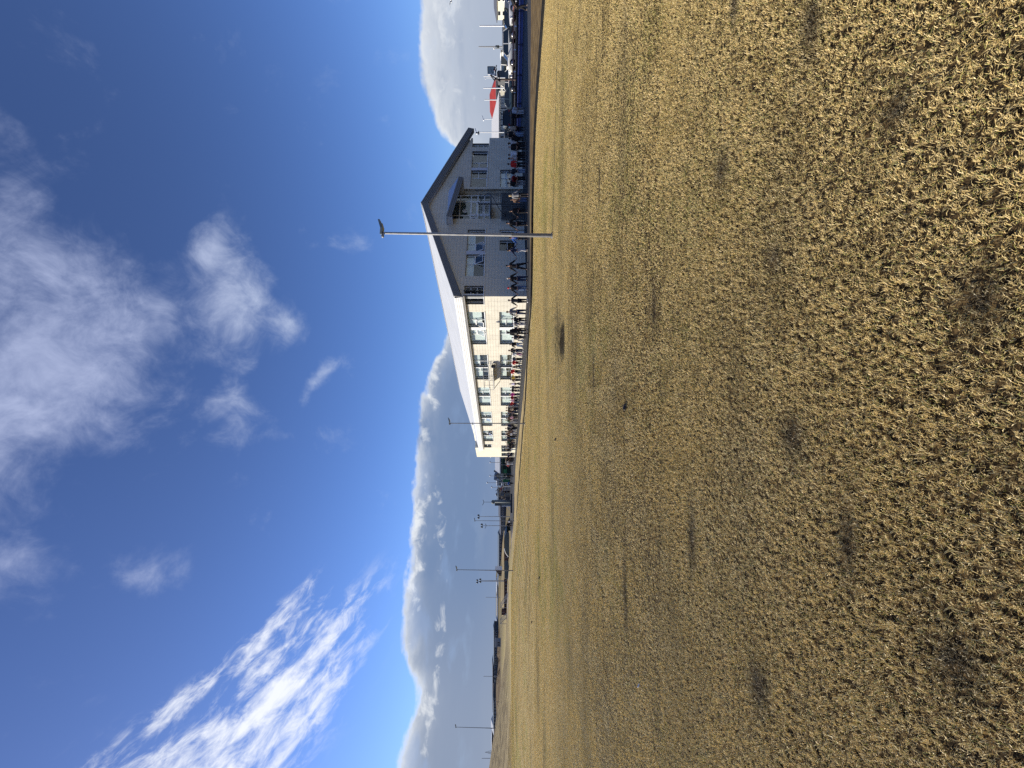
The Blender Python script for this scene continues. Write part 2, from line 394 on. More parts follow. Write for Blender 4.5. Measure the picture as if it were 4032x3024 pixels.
for a, b in zip(KL[:-1], KL[1:]):
    dv = (b - a).normalized(); nn = Vector((-dv.y, dv.x))
    if nn.dot(Vector((1, 1))) < 0: nn = -nn
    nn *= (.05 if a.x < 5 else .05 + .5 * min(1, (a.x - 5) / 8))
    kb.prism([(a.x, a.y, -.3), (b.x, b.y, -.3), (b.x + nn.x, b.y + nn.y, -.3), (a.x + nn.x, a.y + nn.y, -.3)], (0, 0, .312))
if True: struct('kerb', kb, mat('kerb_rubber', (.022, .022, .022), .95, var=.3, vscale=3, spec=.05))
M_verge = mat('verge_grass', (.24, .175, .08), .95, col2=(.56, .44, .22), vscale=.5, bump=.8, bscale=18, spec=.1)
verge = [(p.x + .04, p.y + .02) for p in KL] + [(-27, 74), (60, 74), (60, 5)]
sheet_fill('verge', verge, 0.0, M_verge)
sheet_fill('brown_verge_strip', [(34.4, 5.2), (60, 5), (60, 29), (26, 29), (16.5, 29), (11, 28.6), (7.2, 28.35)] + [(p.x + .25, p.y + .2) for p in reversed(KL) if p.x > 7.0], .003, mat('verge_brown', (.09, .062, .033), .95, col2=(.24, .17, .08), vscale=1.3, bump=.8, bscale=20, spec=.05))  # darker brown strip of the verge towards the right
PAVE = [(60, 28), (26.5, 28), (19.3, 28.6), (16.5, 28.8), (12.1, 29.0), (8.0, 28.3), (6.2, 28.25), (4.0, 31.4), (1.75, 34.0), (-.3, 37.8), (-1.6, 40.5), (-3.8, 45.0), (-6.1, 50.4), (-9.5, 58), (-13.3, 65.8), (-20.7, 74.7), (-30, 84), (-42, 100), (-40, 150), (90, 150), (90, 28)]
sheet_fill('pavement', PAVE, .005, M_asph)

# ------------------------------------------------------------------ school building
ES = Vector((.882, .472, 0)).normalized(); ET = Vector((-ES.y, ES.x, 0))
CO = Vector((7.18, 33.3, 0)); BROT = math.atan2(ES.y, ES.x)
def s_of(y): r = (CY - y) / F; return (r * CO.y - CO.x) / (ES.x - r * ES.y)
def t_of(y): r = (CY - y) / F; return (CO.x - r * CO.y) / (ES.y + r * ES.x)
GW, LL, EAVE, RID = 21.8, 37.2, 5.32, 9.0
B = thing('school_building', 'long two-storey school building with pale cladding and low pitched grey roof', 'building', CO, BROT)
WZ0, WZ1 = 3.55, 5.16
gable_pairs = [(s_of(1087), s_of(1000.5), 'L'), (s_of(987), s_of(904), 'R'), (s_of(736), s_of(669.7), 'L'), (s_of(660), s_of(595), 'R')]
REC = (s_of(861), s_of(744))
opg = [(a, b, WZ0, WZ1) for a, b, _ in gable_pairs] + [(0.0, s_of(1125), WZ0, WZ1), (REC[0], REC[1], -1, 6.85),
       (s_of(987), s_of(946), .85, 2.25), (s_of(934), s_of(904), 0.02, 2.25), (s_of(736), s_of(668), .85, 2.25), (20.15, 22, 3.45, 5.2)]
# white posts between the windows of a pair
opg += [(s_of(1000.5), s_of(987), WZ0, WZ1), (s_of(669.7), s_of(660), WZ0, WZ1)]
lw = [((1228.5, 1289.5), (1300, 1356)), ((1397.5, 1446.8), (1449.5, 1494.3)), ((1525.5, 1559.4), (1562, 1597.3)), ((1621.5, 1646.3), (1648.6, 1676.9)), ((1696, 1714.8), (1716.4, 1736.8))]
opl = [(0.0, t_of(1198.5), WZ0, WZ1), (t_of(1749), t_of(1762), 3.9, 5.1)]
GZ0, GZ1 = 1.0, 2.27
for (a, b), (c, d_) in lw:
    opl += [(t_of(a), t_of(d_), WZ0, WZ1), (t_of(a), t_of(d_), GZ0, GZ1)]
opl += [(t_of(1753.7), t_of(1778.6), .7, 2.3), (t_of(1783), t_of(1794), .7, 2.3)]
def subtract(rects, o):
    out = []
    for (a, b, c, d_) in rects:
        x0, x1, z0, z1 = max(a, o[0]), min(b, o[1]), max(c, o[2]), min(d_, o[3])
        if x1 - x0 < 1e-4 or z1 - z0 < 1e-4: out.append((a, b, c, d_)); continue
        if x0 > a: out.append((a, x0, c, d_))
        if x1 < b: out.append((x1, b, c, d_))
        if z0 > c: out.append((x0, x1, c, z0))
        if z1 < d_: out.append((x0, x1, z1, d_))
    return [q for q in out if q[1] - q[0] > .03 and q[3] - q[2] > .03]
def clip(poly, a, b, c):
    """keep a*x+b*z<=c"""
    o = []
    for i in range(len(poly)):
        p, q = poly[i], poly[(i + 1) % len(poly)]
        dp = a * p[0] + b * p[1] - c; dq = a * q[0] + b * q[1] - c
        if dp <= 0: o.append(p)
        if dp * dq < 0: t = dp / (dp - dq); o.append((p[0] + (q[0] - p[0]) * t, p[1] + (q[1] - p[1]) * t))
    return o
SL = (RID - EAVE) / (GW / 2)
def cells(w, top, pw, ph, ops, gable):
    cx = axis([(0, w, pw)]); cz = axis([(0, top, ph)]); o = []
    for i in range(len(cx) - 1):
        for k in range(len(cz) - 1):
            rs = [(cx[i], cx[i + 1], cz[k], cz[k + 1])]
            for op in ops: rs = subtract(rs, op)
            for r_ in rs:
                yield r_, (i, k)
def inset(poly, e):
    cx = sum(p[0] for p in poly) / len(poly); cz = sum(p[1] for p in poly) / len(poly)
    x0 = min(p[0] for p in poly); x1 = max(p[0] for p in poly); z0 = min(p[1] for p in poly); z1 = max(p[1] for p in poly)
    fx = max(.2, 1 - 2 * e / max(x1 - x0, .01)); fz = max(.2, 1 - 2 * e / max(z1 - z0, .01))
    return [(cx + (p[0] - cx) * fx, cz + (p[1] - cz) * fz) for p in poly]
back = MB(); panels = []
for (a, b, c, d_), ik in cells(GW, 9.2, .66, .265, opg, True):
    poly = [(a, c), (b, c), (b, d_), (a, d_)]
    poly = clip(poly, -SL, 1, EAVE); 
    if len(poly) >= 3: poly = clip(poly, SL, 1, EAVE + SL * GW)
    if len(poly) < 3: continue
    zs = [p[1] for p in poly]
    if max(zs) - min(zs) < .04: continue
    back.prism([(p[0], .014, p[1]) for p in poly], (0, .26, 0))
    q = inset(poly, .006); dz = rnd.uniform(0, .004)
    Yd = CO.y + ES.y * a
    panels.append((Yd, [(p[0], -dz, p[1]) for p in q], (0, .04, 0)))
for (a, b, c, d_), ik in cells(LL, EAVE, .62, .265, opl, False):
    poly = [(a, c), (b, c), (b, d_), (a, d_)]
    back.prism([(.014, p[0], p[1]) for p in poly], (.26, 0, 0))
    q = inset(poly, .006); dz = rnd.uniform(0, .004)
    panels.append((CO.y + ET.y * a * 1.4 + 4, [(-dz, p[0], p[1]) for p in q], (.04, 0, 0)))
part('wall', back, M_back, B)
panels.sort(key=lambda p: p[0])
cache = {}
for Yd, poly, e in panels[:290]:
    c = Vector(poly[0]); key = tuple(round(v, 3) for p in poly for v in (Vector(p) - c)) + tuple(e)
    if key not in cache:
        mb = MB(); mb.prism([Vector(p) - c for p in poly], e); cache[key] = mb.mesh('wall_panel', M_panel)
    o = link('wall_panel', cache[key], B, c)
rest = MB()
for Yd, poly, e in panels[290:]: rest.prism(poly, e)
part('wall_panels', rest, M_panel, B, kind='stuff')
# dark rooms behind the windows and the walls that close the building
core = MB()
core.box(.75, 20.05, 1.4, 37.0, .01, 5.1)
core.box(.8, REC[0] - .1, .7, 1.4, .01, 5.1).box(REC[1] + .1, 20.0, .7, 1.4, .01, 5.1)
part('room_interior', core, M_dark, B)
sidew = MB(); sidew.box(21.5, 21.79, .29, 37.2, 0, 3.44).box(20.62, 20.9, .29, 37.2, 3.44, 5.2).box(20.15, 21.8, .29, 37.2, 3.30, 3.44)
sidew.box(.3, 21.5, 37.0, 37.19, 0, 5.1)
part('side_wall', sidew, M_panel, B)
# recess wall and cheeks
rc = MB(); rc.box(REC[0] - .02, REC[1] + .02, .66, .9, 0, 3.15).box(REC[0], REC[0] + .35, .66, .9, 3.15, 6.9).box(REC[1] - .28, REC[1], .66, .9, 3.15, 6.9)
rc.box(REC[0] - .1, REC[0], .28, .9, 0, 6.9).box(REC[1], REC[1] + .1, .04, .9, 0, 6.9).box(REC[0], REC[1], .04, .9, 6.9, 7.0)
for k in range(14):   # cladding courses in the recess
    rc.box(REC[0], REC[1], .63, .66, k * .225 + .01, k * .225 + .215)
part('recess_wall', rc, M_panel, B)
# roof
ov = .38; ridz = 9.62; eavz = 5.92
def rooflab(z_off, th, y0, y1, x_in=0):
    mb = MB()
    for sgn in (0, 1):
        xe = -ov if sgn == 0 else GW + 1.0
        ze = eavz if sgn == 0 else eavz - (1.0 - ov) * SL
        xm = GW / 2 + .0
        mb.prism([(xe, y0, ze + z_off), (xm, y0, ridz + z_off), (xm, y0, ridz + z_off - th), (xe, y0, ze + z_off - th)], (0, y1 - y0, 0))
    return mb
part('roof', rooflab(.0, .10, -.42, 38.3), M_roofm, B)
rcap = MB(); rcap.prism([(GW / 2 - .16, -.45, ridz - .0), (GW / 2, -.45, ridz + .06), (GW / 2 + .16, -.45, ridz - .0)], (0, 38.8, 0)); part('ridge_cap', rcap, M_white, B)
for k in range(4):       # stepped verge boards on the gable, gutter boards on the long side
    dy = -.42 - .03 * (3 - k)
    for sgn in (0, 1):
        xe = -ov if sgn == 0 else GW + 1.0; ze = eavz if sgn == 0 else eavz - (1.0 - ov) * SL
        mb = MB(); z0 = -.012 - .155 * k
        mb.prism([(xe, dy, ze + z0), (GW / 2, dy, ridz + z0), (GW / 2, dy, ridz + z0 - .145), (xe, dy, ze + z0 - .145)], (0, .09, 0))
        part('verge_board', mb, M_vergeb, B)
    mb = MB(); mb.box(-ov - .03 * (3 - k) , -ov + .08 - .03 * (3 - k), -.33, 37.3, eavz - .05 - .155 * k - .145, eavz - .05 - .155 * k)
    part('fascia_board', mb, M_fascia if False else M_white, B)
sf = MB(); sf.box(-ov + .05, .03, -.30, 37.25, 5.20, 5.24)
for sgn in (0, 1):
    xe = -ov if sgn == 0 else GW + 1.0; ze = eavz if sgn == 0 else eavz - (1.0 - ov) * SL
    sf.prism([(xe, -.33, ze - .58), (GW / 2, -.33, ridz - .58), (GW / 2, -.33, ridz - .62), (xe, -.33, ze - .62)], (0, .36, 0))
part('soffit', sf, M_fascia, B)
gt = MB(); gt.tube((-.24, -.36, 5.10), (-.24, 37.2, 5.10), .065, n=10); gt.tube((-.24, -.36, 5.10), (-.02, -.02, 4.98), .05).tube((-.1, -.12, 5.05), (-.06, 0.02, 5.2), .03)
part('gutter', gt, mat('gutter', (.22, .21, .2), .5), B)
gl = MB(); gl.lathe([(.0, 0), (.05, 0), (.05, .25), (.2, .3), (.2, .34), (.0, .4)], 10, M=Matrix.Translation((GW + .55, -.2, 4.9)) @ Matrix.Rotation(math.pi, 4, 'X'))
part('eave_lamp', gl, M_darksteel, B)

def window(org, u, n, w_, h, layout='L', dep=.2, blind=1.0, open_=False, sill=True, cross=False, bcol=None, vent=True):
    """org: lower corner on the outer wall plane; u: unit vector along the wall; n: unit vector outward"""
    org, u, n = Vector(org), Vector(u), Vector(n)
    M = Matrix((( u.x, -n.x, 0, org.x), (u.y, -n.y, 0, org.y), (0, 0, 1, org.z), (0, 0, 0, 1)))   # x along, y inward, z up
    if Matrix(((u.x, -n.x), (u.y, -n.y))).determinant() < 0: flip = True
    f = MB(); t = .055; y0, y1 = dep, dep + .07
    for a, b, c, d_ in ((0, w_, 0, t), (0, w_, h - t, h), (0, t, t, h - t), (w_ - t, w_, t, h - t)): f.box(a, b, y0, y1, c, d_, 0, M)
    # reveals of the opening
    rv = MB(); rv.box(-.004, .012, .02, y0 - .002, 0, h, 0, M).box(w_ - .012, w_ + .004, .02, y0 - .002, 0, h, 0, M).box(.012, w_ - .012, .02, y0 - .002, h - .012, h + .004, 0, M)
    panes = []
    if layout in 'LR':
        k = .60 * w_
        if layout == 'L': big = (t, k); colm = (k + t, w_ - t)
        else: big = (w_ - k, w_ - t); colm = (t, w_ - k - t)
        xb = (big[1], colm[0]) if layout == 'L' else (colm[1], big[0])
        f.box(xb[0], xb[1], y0, y1, t, h - t, 0, M)
        zm = h * .52
        f.box(colm[0], colm[1], y0, y1, zm, zm + t, 0, M)
        panes = [(*big, t, h - t, 1), (*colm, zm + t, h - t, 1), (*colm, t, zm, 2)]
    elif layout == 'H':      # two panes one above the other
        zm = h * .5; f.box(t, w_ - t, y0, y1, zm, zm + t, 0, M)
        panes = [(t, w_ - t, zm + t, h - t, 1), (t, w_ - t, t, zm, 1)]
    elif layout == '3':      # three small panes one above the other
        for k in (1, 2): f.box(t, w_ - t, y0, y1, h * k / 3 - t / 2, h * k / 3 + t / 2, 0, M)
        panes = [(t, w_ - t, h * k / 3 + t * .5, h * (k + 1) / 3 - t * .5, 0) for k in range(3)]
    fo = part('window', f, M_frame, B); part('reveal', rv, M_reveal_shade, fo)
    for (a, b, c, d_, fl) in panes:
        p = MB()
        if fl == 2 and open_:
            # awning sash hinged at the top, pushed outward
            MM = M @ Matrix.Translation((0, y0 + .02, d_)) @ Matrix.Rotation(R(-24), 4, 'X')
            s_ = MB()
            hh = d_ - c
            for q in ((a, b, -hh, -hh + .05), (a, b, -.05, 0), (a, a + .05, -hh + .05, -.05), (b - .05, b, -hh + .05, -.05)): s_.box(q[0], q[1], -.02, .03, q[2], q[3], 0, MM)
            part('open_sash', s_, M_white, fo)
            p.box(a + .05, b - .05, 0.0, .008, -hh + .05, -.05, 0, MM)
        else: p.box(a, b, y0 + .03, y0 + .038, c, d_, 0, M)
        part('pane', p, M_glass, fo)
    if blind > 0:
        b_ = MB(); b_.box(.05, w_ - .05, y1 + .06, y1 + .075, h - t - (h - 2 * t) * blind, h - t, 0, M)
        part('blind', b_, bcol or M_blind, fo)
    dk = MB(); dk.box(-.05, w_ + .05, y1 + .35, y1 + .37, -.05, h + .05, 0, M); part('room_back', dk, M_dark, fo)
    if sill:
        s_ = MB(); s_.box(-.04, w_ + .04, -.07, dep, -.05, 0, 0, M); part('sill', s_, M_frame, fo)
    return fo
X_, Y_ = Vector((1, 0, 0)), Vector((0, 1, 0))
k = 0
for a, b, lay in gable_pairs:
    window((a, 0, WZ0), X_, -Y_, b - a, WZ1 - WZ0, lay, blind=(.42, .45, 0.0, 0.0)[k], open_=(k < 2)); k += 1
window((0.02, 0, WZ0), X_, -Y_, s_of(1125) - .02, WZ1 - WZ0, '3', blind=0)
window((s_of(987), 0, .85), X_, -Y_, s_of(946) - s_of(987), 1.4, 'H', blind=0)
window((s_of(736), 0, .85), X_, -Y_, s_of(668) - s_of(736), 1.4, 'L', blind=.95)
window((20.2, .02, 3.45), X_, -Y_, .68, 1.73, '3', blind=0, sill=False)
# side door on the ground floor
dr = MB(); w0, w1 = s_of(934), s_of(904)
dr.box(w0, w1, .16, .22, 0.02, .12).box(w0, w1, .16, .22, 2.15, 2.25).box(w0, w0 + .1, .16, .22, .12, 2.15).box(w1 - .1, w1, .16, .22, .12, 2.15).box(w0 + .1, w1 - .1, .18, .2, .12, .9)
dp = part('door', dr, M_frame, B); p = MB(); p.box(w0 + .1, w1 - .1, .185, .195, .9, 2.15); part('pane', p, M_glass, dp)
p = MB(); p.box(w0 - .05, w1 + .05, .45, .5, 0, 2.3); part('room_back', p, M_dark, dp)
for (y0_, y1_) in ((1000.5, 987), (669.7, 660)):
    mb = MB(); mb.box(s_of(y0_), s_of(y1_), .01, .25, WZ0, WZ1); part('mullion_panel', mb, mat('mullion', (.52, .54, .60), .5), B)
# long side
window((0, t_of(1198.5), WZ0), -Y_, -X_, t_of(1198.5) - .02, WZ1 - WZ0, '3', blind=.5)
for i, ((a, b), (c, d_)) in enumerate(lw):
    for z0, z1, lo in ((WZ0, WZ1, 0), (GZ0, GZ1, 1)):
        ta, tb, tc, td = t_of(a), t_of(b), t_of(c), t_of(d_)
        window((0, tb, z0), -Y_, -X_, tb - ta, z1 - z0, 'R', blind=(.85, .5, 1, 1, .6)[i] if lo == 0 else (.95, .6, 1, 1, .4)[i], open_=(lo == 0 and i in (0, 4)))
        window((0, td, z0), -Y_, -X_, td - tc, z1 - z0, 'L', blind=(.95, .6, 1, 1, 1)[i] if lo == 0 else (1, .55, 1, 1, .7)[i], open_=(lo == 0 and i in (0, 3)))
        if tc - tb > .05:
            mb = MB(); mb.box(.01, .25, tb, tc, z0, z1); part('mullion_panel', mb, M_white, B)
window((0, t_of(1762), 3.9), -Y_, -X_, t_of(1762) - t_of(1749), 1.2, 'H', blind=0)
# white end block
T1 = t_of(1799)
eb = MB(); eb.box(1.2, 6.5, t_of(1703), 37.2, 5.0, 6.62)
for r_ in [(37.2, T1, 2.3, 6.55), (37.2, T1, 0, .7), (T1 - .45, T1, .7, 2.3), (t_of(1778.6), t_of(1783), .7, 2.3)]: eb.box(0.0, .3, r_[0], r_[1], r_[2], r_[3])
eb.box(.3, 6.5, T1 - .3, T1, 0, 6.55).box(.3, 6.5, 37.2, T1 - .3, 6.3, 6.55).box(1.0, 6, 37.3, T1 - .4, .01, 6.3)
eb.box(.02, .3, t_of(1753.7) - .9, 37.2, 0, .01)
part('end_block', eb, mat('render_white', (.68, .65, .52), .8, var=.06, vscale=.9, bump=.2), B)
window((0, t_of(1778.6), .7), -Y_, -X_, t_of(1778.6) - 37.2, 1.6, 'L', blind=.2)
window((0, t_of(1794), .7), -Y_, -X_, t_of(1794) - t_of(1783), 1.6, 'H', blind=.2)
# triangular canopy over the upper door
cA, cB = s_of(884), s_of(752); cL = s_of(736)
cn = MB()
vs = [(cA, .0, 7.12), (cB, .0, 7.25), (cL - .1, -1.15, 6.18), (cA - .05, -1.0, 7.02)]
cn.add(vs, [(0, 3, 2, 1)]); cn.add([(v[0], v[1], v[2] - .06) for v in vs], [(0, 1, 2, 3)])
cp = part('canopy', cn, mat('canopy_sheet', (.50, .58, .72), .5, var=.05), B)
for k in range(3):
    mb = MB(); o_ = .03 * k
    mb.prism([(cA - .05, -1.02 - .0 + o_, 7.03 - .16 * k), (cL - .1, -1.17 + o_, 6.19 - .16 * k), (cL - .1, -1.17 + o_, 6.19 - .16 * k - .15), (cA - .05, -1.02 + o_, 7.03 - .16 * k - .15)], (0, .07, 0))
    part('canopy_board', mb, M_vergeb, B)
mb = MB(); mb.add([(cL - .1, -1.1, 6.17), (cB, 0, 7.2), (cB, 0, 5.75), (cL - .1, -1.1, 5.72)], [(0, 1, 2, 3)]).add([(cA, -1.0, 7.0), (cA, 0, 7.1), (cA, 0, 6.5), (cA, -1.0, 6.52)], [(3, 2, 1, 0)]); part('canopy_side', mb, M_fascia, B)
# glazed door screen on the landing
gz = MB(); gy_ = .50; gzz0, gzz1 = 3.18, 6.3
xs = [s_of(858), s_of(836), s_of(791), s_of(768)]; zs = [3.2, 3.72, 4.38, 5.0, 5.12]
xs = [REC[0] + .1, REC[0] + 1.05, REC[0] + 3.0, REC[1] - .28]
for xx in xs: gz.box(xx - .05, xx + .05, gy_, gy_ + .07, gzz0, 6.8)
for zz in (3.2, 3.75, 4.4, 5.05, 6.1): gz.box(xs[0] + .05, xs[3] - .05, gy_ + .005, gy_ + .065, zz - .045, zz + .045)
screen = part('glazed_screen', gz, M_frame, B)
for i in range(3):
    zl = (3.2, 3.75, 4.4, 5.05, 6.1, 6.8)
    for j in range(5):
        if i == 1 and j < 3: continue
        p = MB(); p.box(xs[i] + .05, xs[i + 1] - .05, gy_ + .03, gy_ + .038, zl[j] + .045, zl[j + 1] - .045); part('pane', p, M_glass, screen)
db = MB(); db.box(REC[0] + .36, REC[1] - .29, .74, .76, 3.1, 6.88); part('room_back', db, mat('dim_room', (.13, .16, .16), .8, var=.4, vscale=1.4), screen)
door = MB(); a, b = xs[1] + .06, xs[2] - .06
for q in ((a, b, 3.22, 3.32), (a, b, 3.80, 3.90), (a, b, 4.42, 4.52), (a, b, 4.95, 5.03), (a, a + .12, 3.32, 4.95), (b - .12, b, 3.32, 4.95)):
    door.box(q[0], q[1], gy_ - .03, gy_ + .03, q[2], q[3])
do = part('entrance_door', door, M_white, B)
for z0, z1 in ((3.32, 3.80), (3.90, 4.42), (4.52, 4.95)):
    p = MB(); p.box(a + .12, b - .12, gy_, gy_ + .008, z0, z1); part('pane', p, M_glass, do)
p = MB(); p.box(b - .14, b - .10, gy_ - .08, gy_ - .03, 4.25, 4.42); part('handle', p, M_darksteel, do)
p = MB(); p.box(REC[0] + .35, REC[0] + .8, gy_ - .02, gy_ - .01, 4.48, 4.95); po = part('notice', p, M_white, B)
p = MB(); p.box(REC[0] + .45, REC[0] + .7, gy_ - .03, gy_ - .021, 4.57, 4.85); part('notice_print', p, mat('notice_dark', (.15, .17, .18), .7), po)
clk = thing('wall_clock', 'round white clock above the upper glazed door under the canopy', 'clock', CO + ES * s_of(817.5) + ET * .42 + Vector((0, 0, 5.6)), BROT)
p = MB(); p.lathe([(.22, 0), (.24, .02), (.24, .05)], 20, M=Matrix.Rotation(R(90), 4, 'X')); part('clock_face', p, mat('clock_face', (.62, .64, .62), .6), clk)
p = MB(); p.box(-.012, .012, -.06, -.055, -.01, .16).box(-.01, .11, -.06, -.055, -.012, .012); part('clock_hands', p, M_shoeB, clk)

# spiral stair and landing
ST = thing('spiral_stair', 'dark steel spiral stair and landing below the upper glazed door', 'stairs', CO, BROT)
lx0, lx1 = REC[0] + .02, REC[0] + 2.5; lp = MB(); lp.box(lx0, lx1, -.75, .45, 3.05, 3.16); part('landing', lp, M_darksteel, ST)
cxs = s_of(838); pc = (cxs, -.95)
mb = MB(); mb.tube((pc[0], pc[1], 0), (pc[0], pc[1], 4.2), .06); part('centre_pole', mb, M_darksteel, ST)
for i in range(15):
    a0 = R(20 - i * 22); z = 3.0 - i * .2; mb = MB()
    pts_ = [(pc[0], pc[1])] + [(pc[0] + 0.86 * math.cos(a0 + q), pc[1] + 0.86 * math.sin(a0 + q)) for q in (R(-12), R(12))]
    mb.prism([(p[0], p[1], z - .04) for p in pts_], (0, 0, .045)); part('tread', mb, M_darksteel, ST)
mb = MB(); pp = [(pc[0] + .88 * math.cos(R(20 - i * 11)), pc[1] + .88 * math.sin(R(20 - i * 11)), 4.0 - i * .1) for i in range(30)]
mb.path(pp, .03); 
for i in range(0, 30, 2): mb.tube(pp[i], (pp[i][0], pp[i][1], pp[i][2] - .95), .012, n=4)
part('handrail', mb, M_darksteel, ST)
mb = MB(); q = [(lx0, -1.5, 4.1), (lx1 - 1.2, -1.5, 4.1)]
mb.path([(lx0 + .05, .3, 4.1), (lx0 + .05, -.75, 4.1), (lx0 + 1.2, -.75, 4.1)], .028)
for i in range(12):
    xx = lx0 + .05 + i * 1.15 / 11; mb.tube((xx, -.75, 3.16), (xx, -.75, 4.1), .012, n=4)
mb.path([(lx1, .3, 4.1), (lx1, -.75, 4.1)], .028)
for i in range(7): mb.tube((lx1, .3 - i * .17, 3.16), (lx1, .3 - i * .17, 4.1), .012, n=4)
part('landing_railing', mb, M_darksteel, ST)
mb = MB(); cx0, cx1 = s_of(869), s_of(770)
for i in range(44):
    xx = cx0 + i * (cx1 - cx0) / 43; mb.box(xx - .025, xx + .025, -.24, -.2, .1, 2.05)
mb.box(cx0, cx1, -.26, -.18, 2.05, 2.12).box(cx0, cx1, -.26, -.18, .05, .1)
for xx in (cx0, (cx0 + cx1) / 2, cx1): mb.box(xx - .05, xx + .05, -.27, -.17, 0, 2.15)
part('barred_enclosure', mb, M_darksteel, ST)

# escape balcony, ladder and lamp on the long wall
EB = thing('escape_balcony', 'small steel escape balcony with cage rails on the sunlit wall', 'balcony', CO + ET * t_of(1500), BROT + math.pi / 2)
# local: x along the wall (away), y outward from the wall ( +x world side is inward ) -> outward is +y rotated
def ebM(mb): return mb
L_ = 0.0; Wd = t_of(1500) - t_of(1441)
mb = MB(); mb.box(-Wd, 0, .02, 1.15, 2.95, 3.03); part('platform', mb, M_steel, EB)
mb = MB()
for xx in (-Wd + .1, -.1): mb.tube((xx, 1.0, 2.95), (xx, .05, 2.3), .035, n=5)
part('bracket', mb, M_steel, EB)
mb = MB()
for zz in (3.5, 4.05): mb.path([(-Wd, .02, zz), (-Wd, 1.13, zz), (0, 1.13, zz), (0, .02, zz)], .022, 5)
for xx in (-Wd, -Wd * .66, -Wd * .33, 0):
    mb.tube((xx, 1.13, 3.03), (xx, 1.13, 4.05), .02, n=5)
part('railing', mb, M_steel, EB)
mb = MB(); mb.tube((-Wd + .1, 1.2, .6), (-Wd + .1, 1.2, 4.6), .018, n=5).tube((-Wd + .5, 1.2, .6), (-Wd + .5, 1.2, 4.6), .018, n=5)
for i in range(13): mb.tube((-Wd + .1, 1.2, .7 + i * .3), (-Wd + .5, 1.2, .7 + i * .3), .012, n=4)
part('ladder', mb, M_darksteel, EB)
WL = thing('wall_lamp', 'black bell-shaped lamp on the sunlit wall beside the escape balcony', 'lamp', CO + ET * t_of(1432) - ES * .05 + Vector((0, 0, 2.85)), BROT)
mb = MB(); mb.lathe([(.06, .36), (.16, .30), (.24, .05), (.25, 0), (.2, -.08)], 12, M=Matrix.Translation((-.28, 0, 0))); part('lamp_shade', mb, M_shoeB, WL)
mb = MB(); mb.box(-.28, 0.0, -.03, .03, .2, .27); part('bracket', mb, M_shoeB, WL)
mb = MB(); mb.ball((-.28, 0, -.09), .16, .16, .08); part('lamp_glass', mb, mat('lamp_glass', (.45, .45, .42), .3), WL)

# ------------------------------------------------------------------ street lamps
M_farpole = mat('weathered_steel', (.11, .11, .115), .55, metal=.2, var=.15, vscale=6)
def lamp_post(loc, h, label, azr=0.0, k=.72):
    M_steel = M_farpole if k < .9 else globals()['M_steel']
    t = thing('street_lamp', label, 'street lamp', loc, azr, 'street lamps around the lawn')
    mb = MB(); mb.tube((0, 0, 1.65), (0, 0, h), .064 * k, .044 * k, 12); part('pole', mb, M_steel, t)
    mb = MB(); mb.tube((0, 0, -.15), (0, 0, 1.65), .080 * k, .074 * k, 12).tube((0, 0, -.02), (0, 0, .05), .13, .12, 12).box(-.04, .04, -.088 * k, -.07 * k, .5, .85); part('pole_base', mb, mat('dull_steel', (.17, .17, .17), .6, metal=.4, var=.15, vscale=8), t)
    mb = MB(); mb.tube((0, 0, h - .14), (0, 0, h + .05), .05, .035, 10).tube((0, 0, h - .01), (-.11, 0, h + .02), .045, .04, 10).ball((-.12, 0, h + .01), .07, .06, .06); part('bracket', mb, M_steel, t)
    mb = MB()
    mb.prism([(-.05, -.09, h + .03), (.18, -.14, h - .01), (.40, -.09, h + .06), (.54, 0, h + .12), (.40, .09, h + .06), (.18, .14, h - .01), (-.05, .09, h + .03)], (0, 0, .075))
    ld = part('lamp_head', mb, mat('lamp_grey', (.16, .19, .20), .5, metal=.3), t)
    mb = MB(); mb.prism([(.05, -.09, h - .015), (.18, -.11, h - .03), (.38, -.08, h + .02), (.38, .08, h + .02), (.18, .11, h - .03), (.05, .09, h - .015)], (0, 0, .02)); part('lens', mb, mat('lens', (.30, .32, .28), .2), ld)
    return t
def T(X, Y): return Vector((X, Y, terrain(X, Y)))
lean = R(.9)
l1 = lamp_post(T(6.0, 16.42), 6.85, 'tall galvanised lamp post standing on the near lawn before the gable', k=.999); l1.rotation_euler = (0, R(.8), R(-8))
l2 = lamp_post(T(-3.75, 38.6), 7.1, 'lamp post at the lawn edge before the far end of the school building'); l2.rotation_euler = (0, R(.2), R(-8))
l3 = lamp_post(T(-23.1, 50.3), 7.0, 'lamp post on the lawn crest beside the striped shelter'); l3.rotation_euler = (0, R(1.0), R(-8))
l4 = lamp_post(T(-61.0, 72.0), 7.0, 'lamp post on the grass mound before the dark row houses'); l4.rotation_euler = (0, R(1.8), R(-3))
l5 = lamp_post(Vector((-24.6, 73, .1)), 7.0, 'slender lamp post between the two floodlight masts'); l5.rotation_euler = (0, R(.4), R(-8))

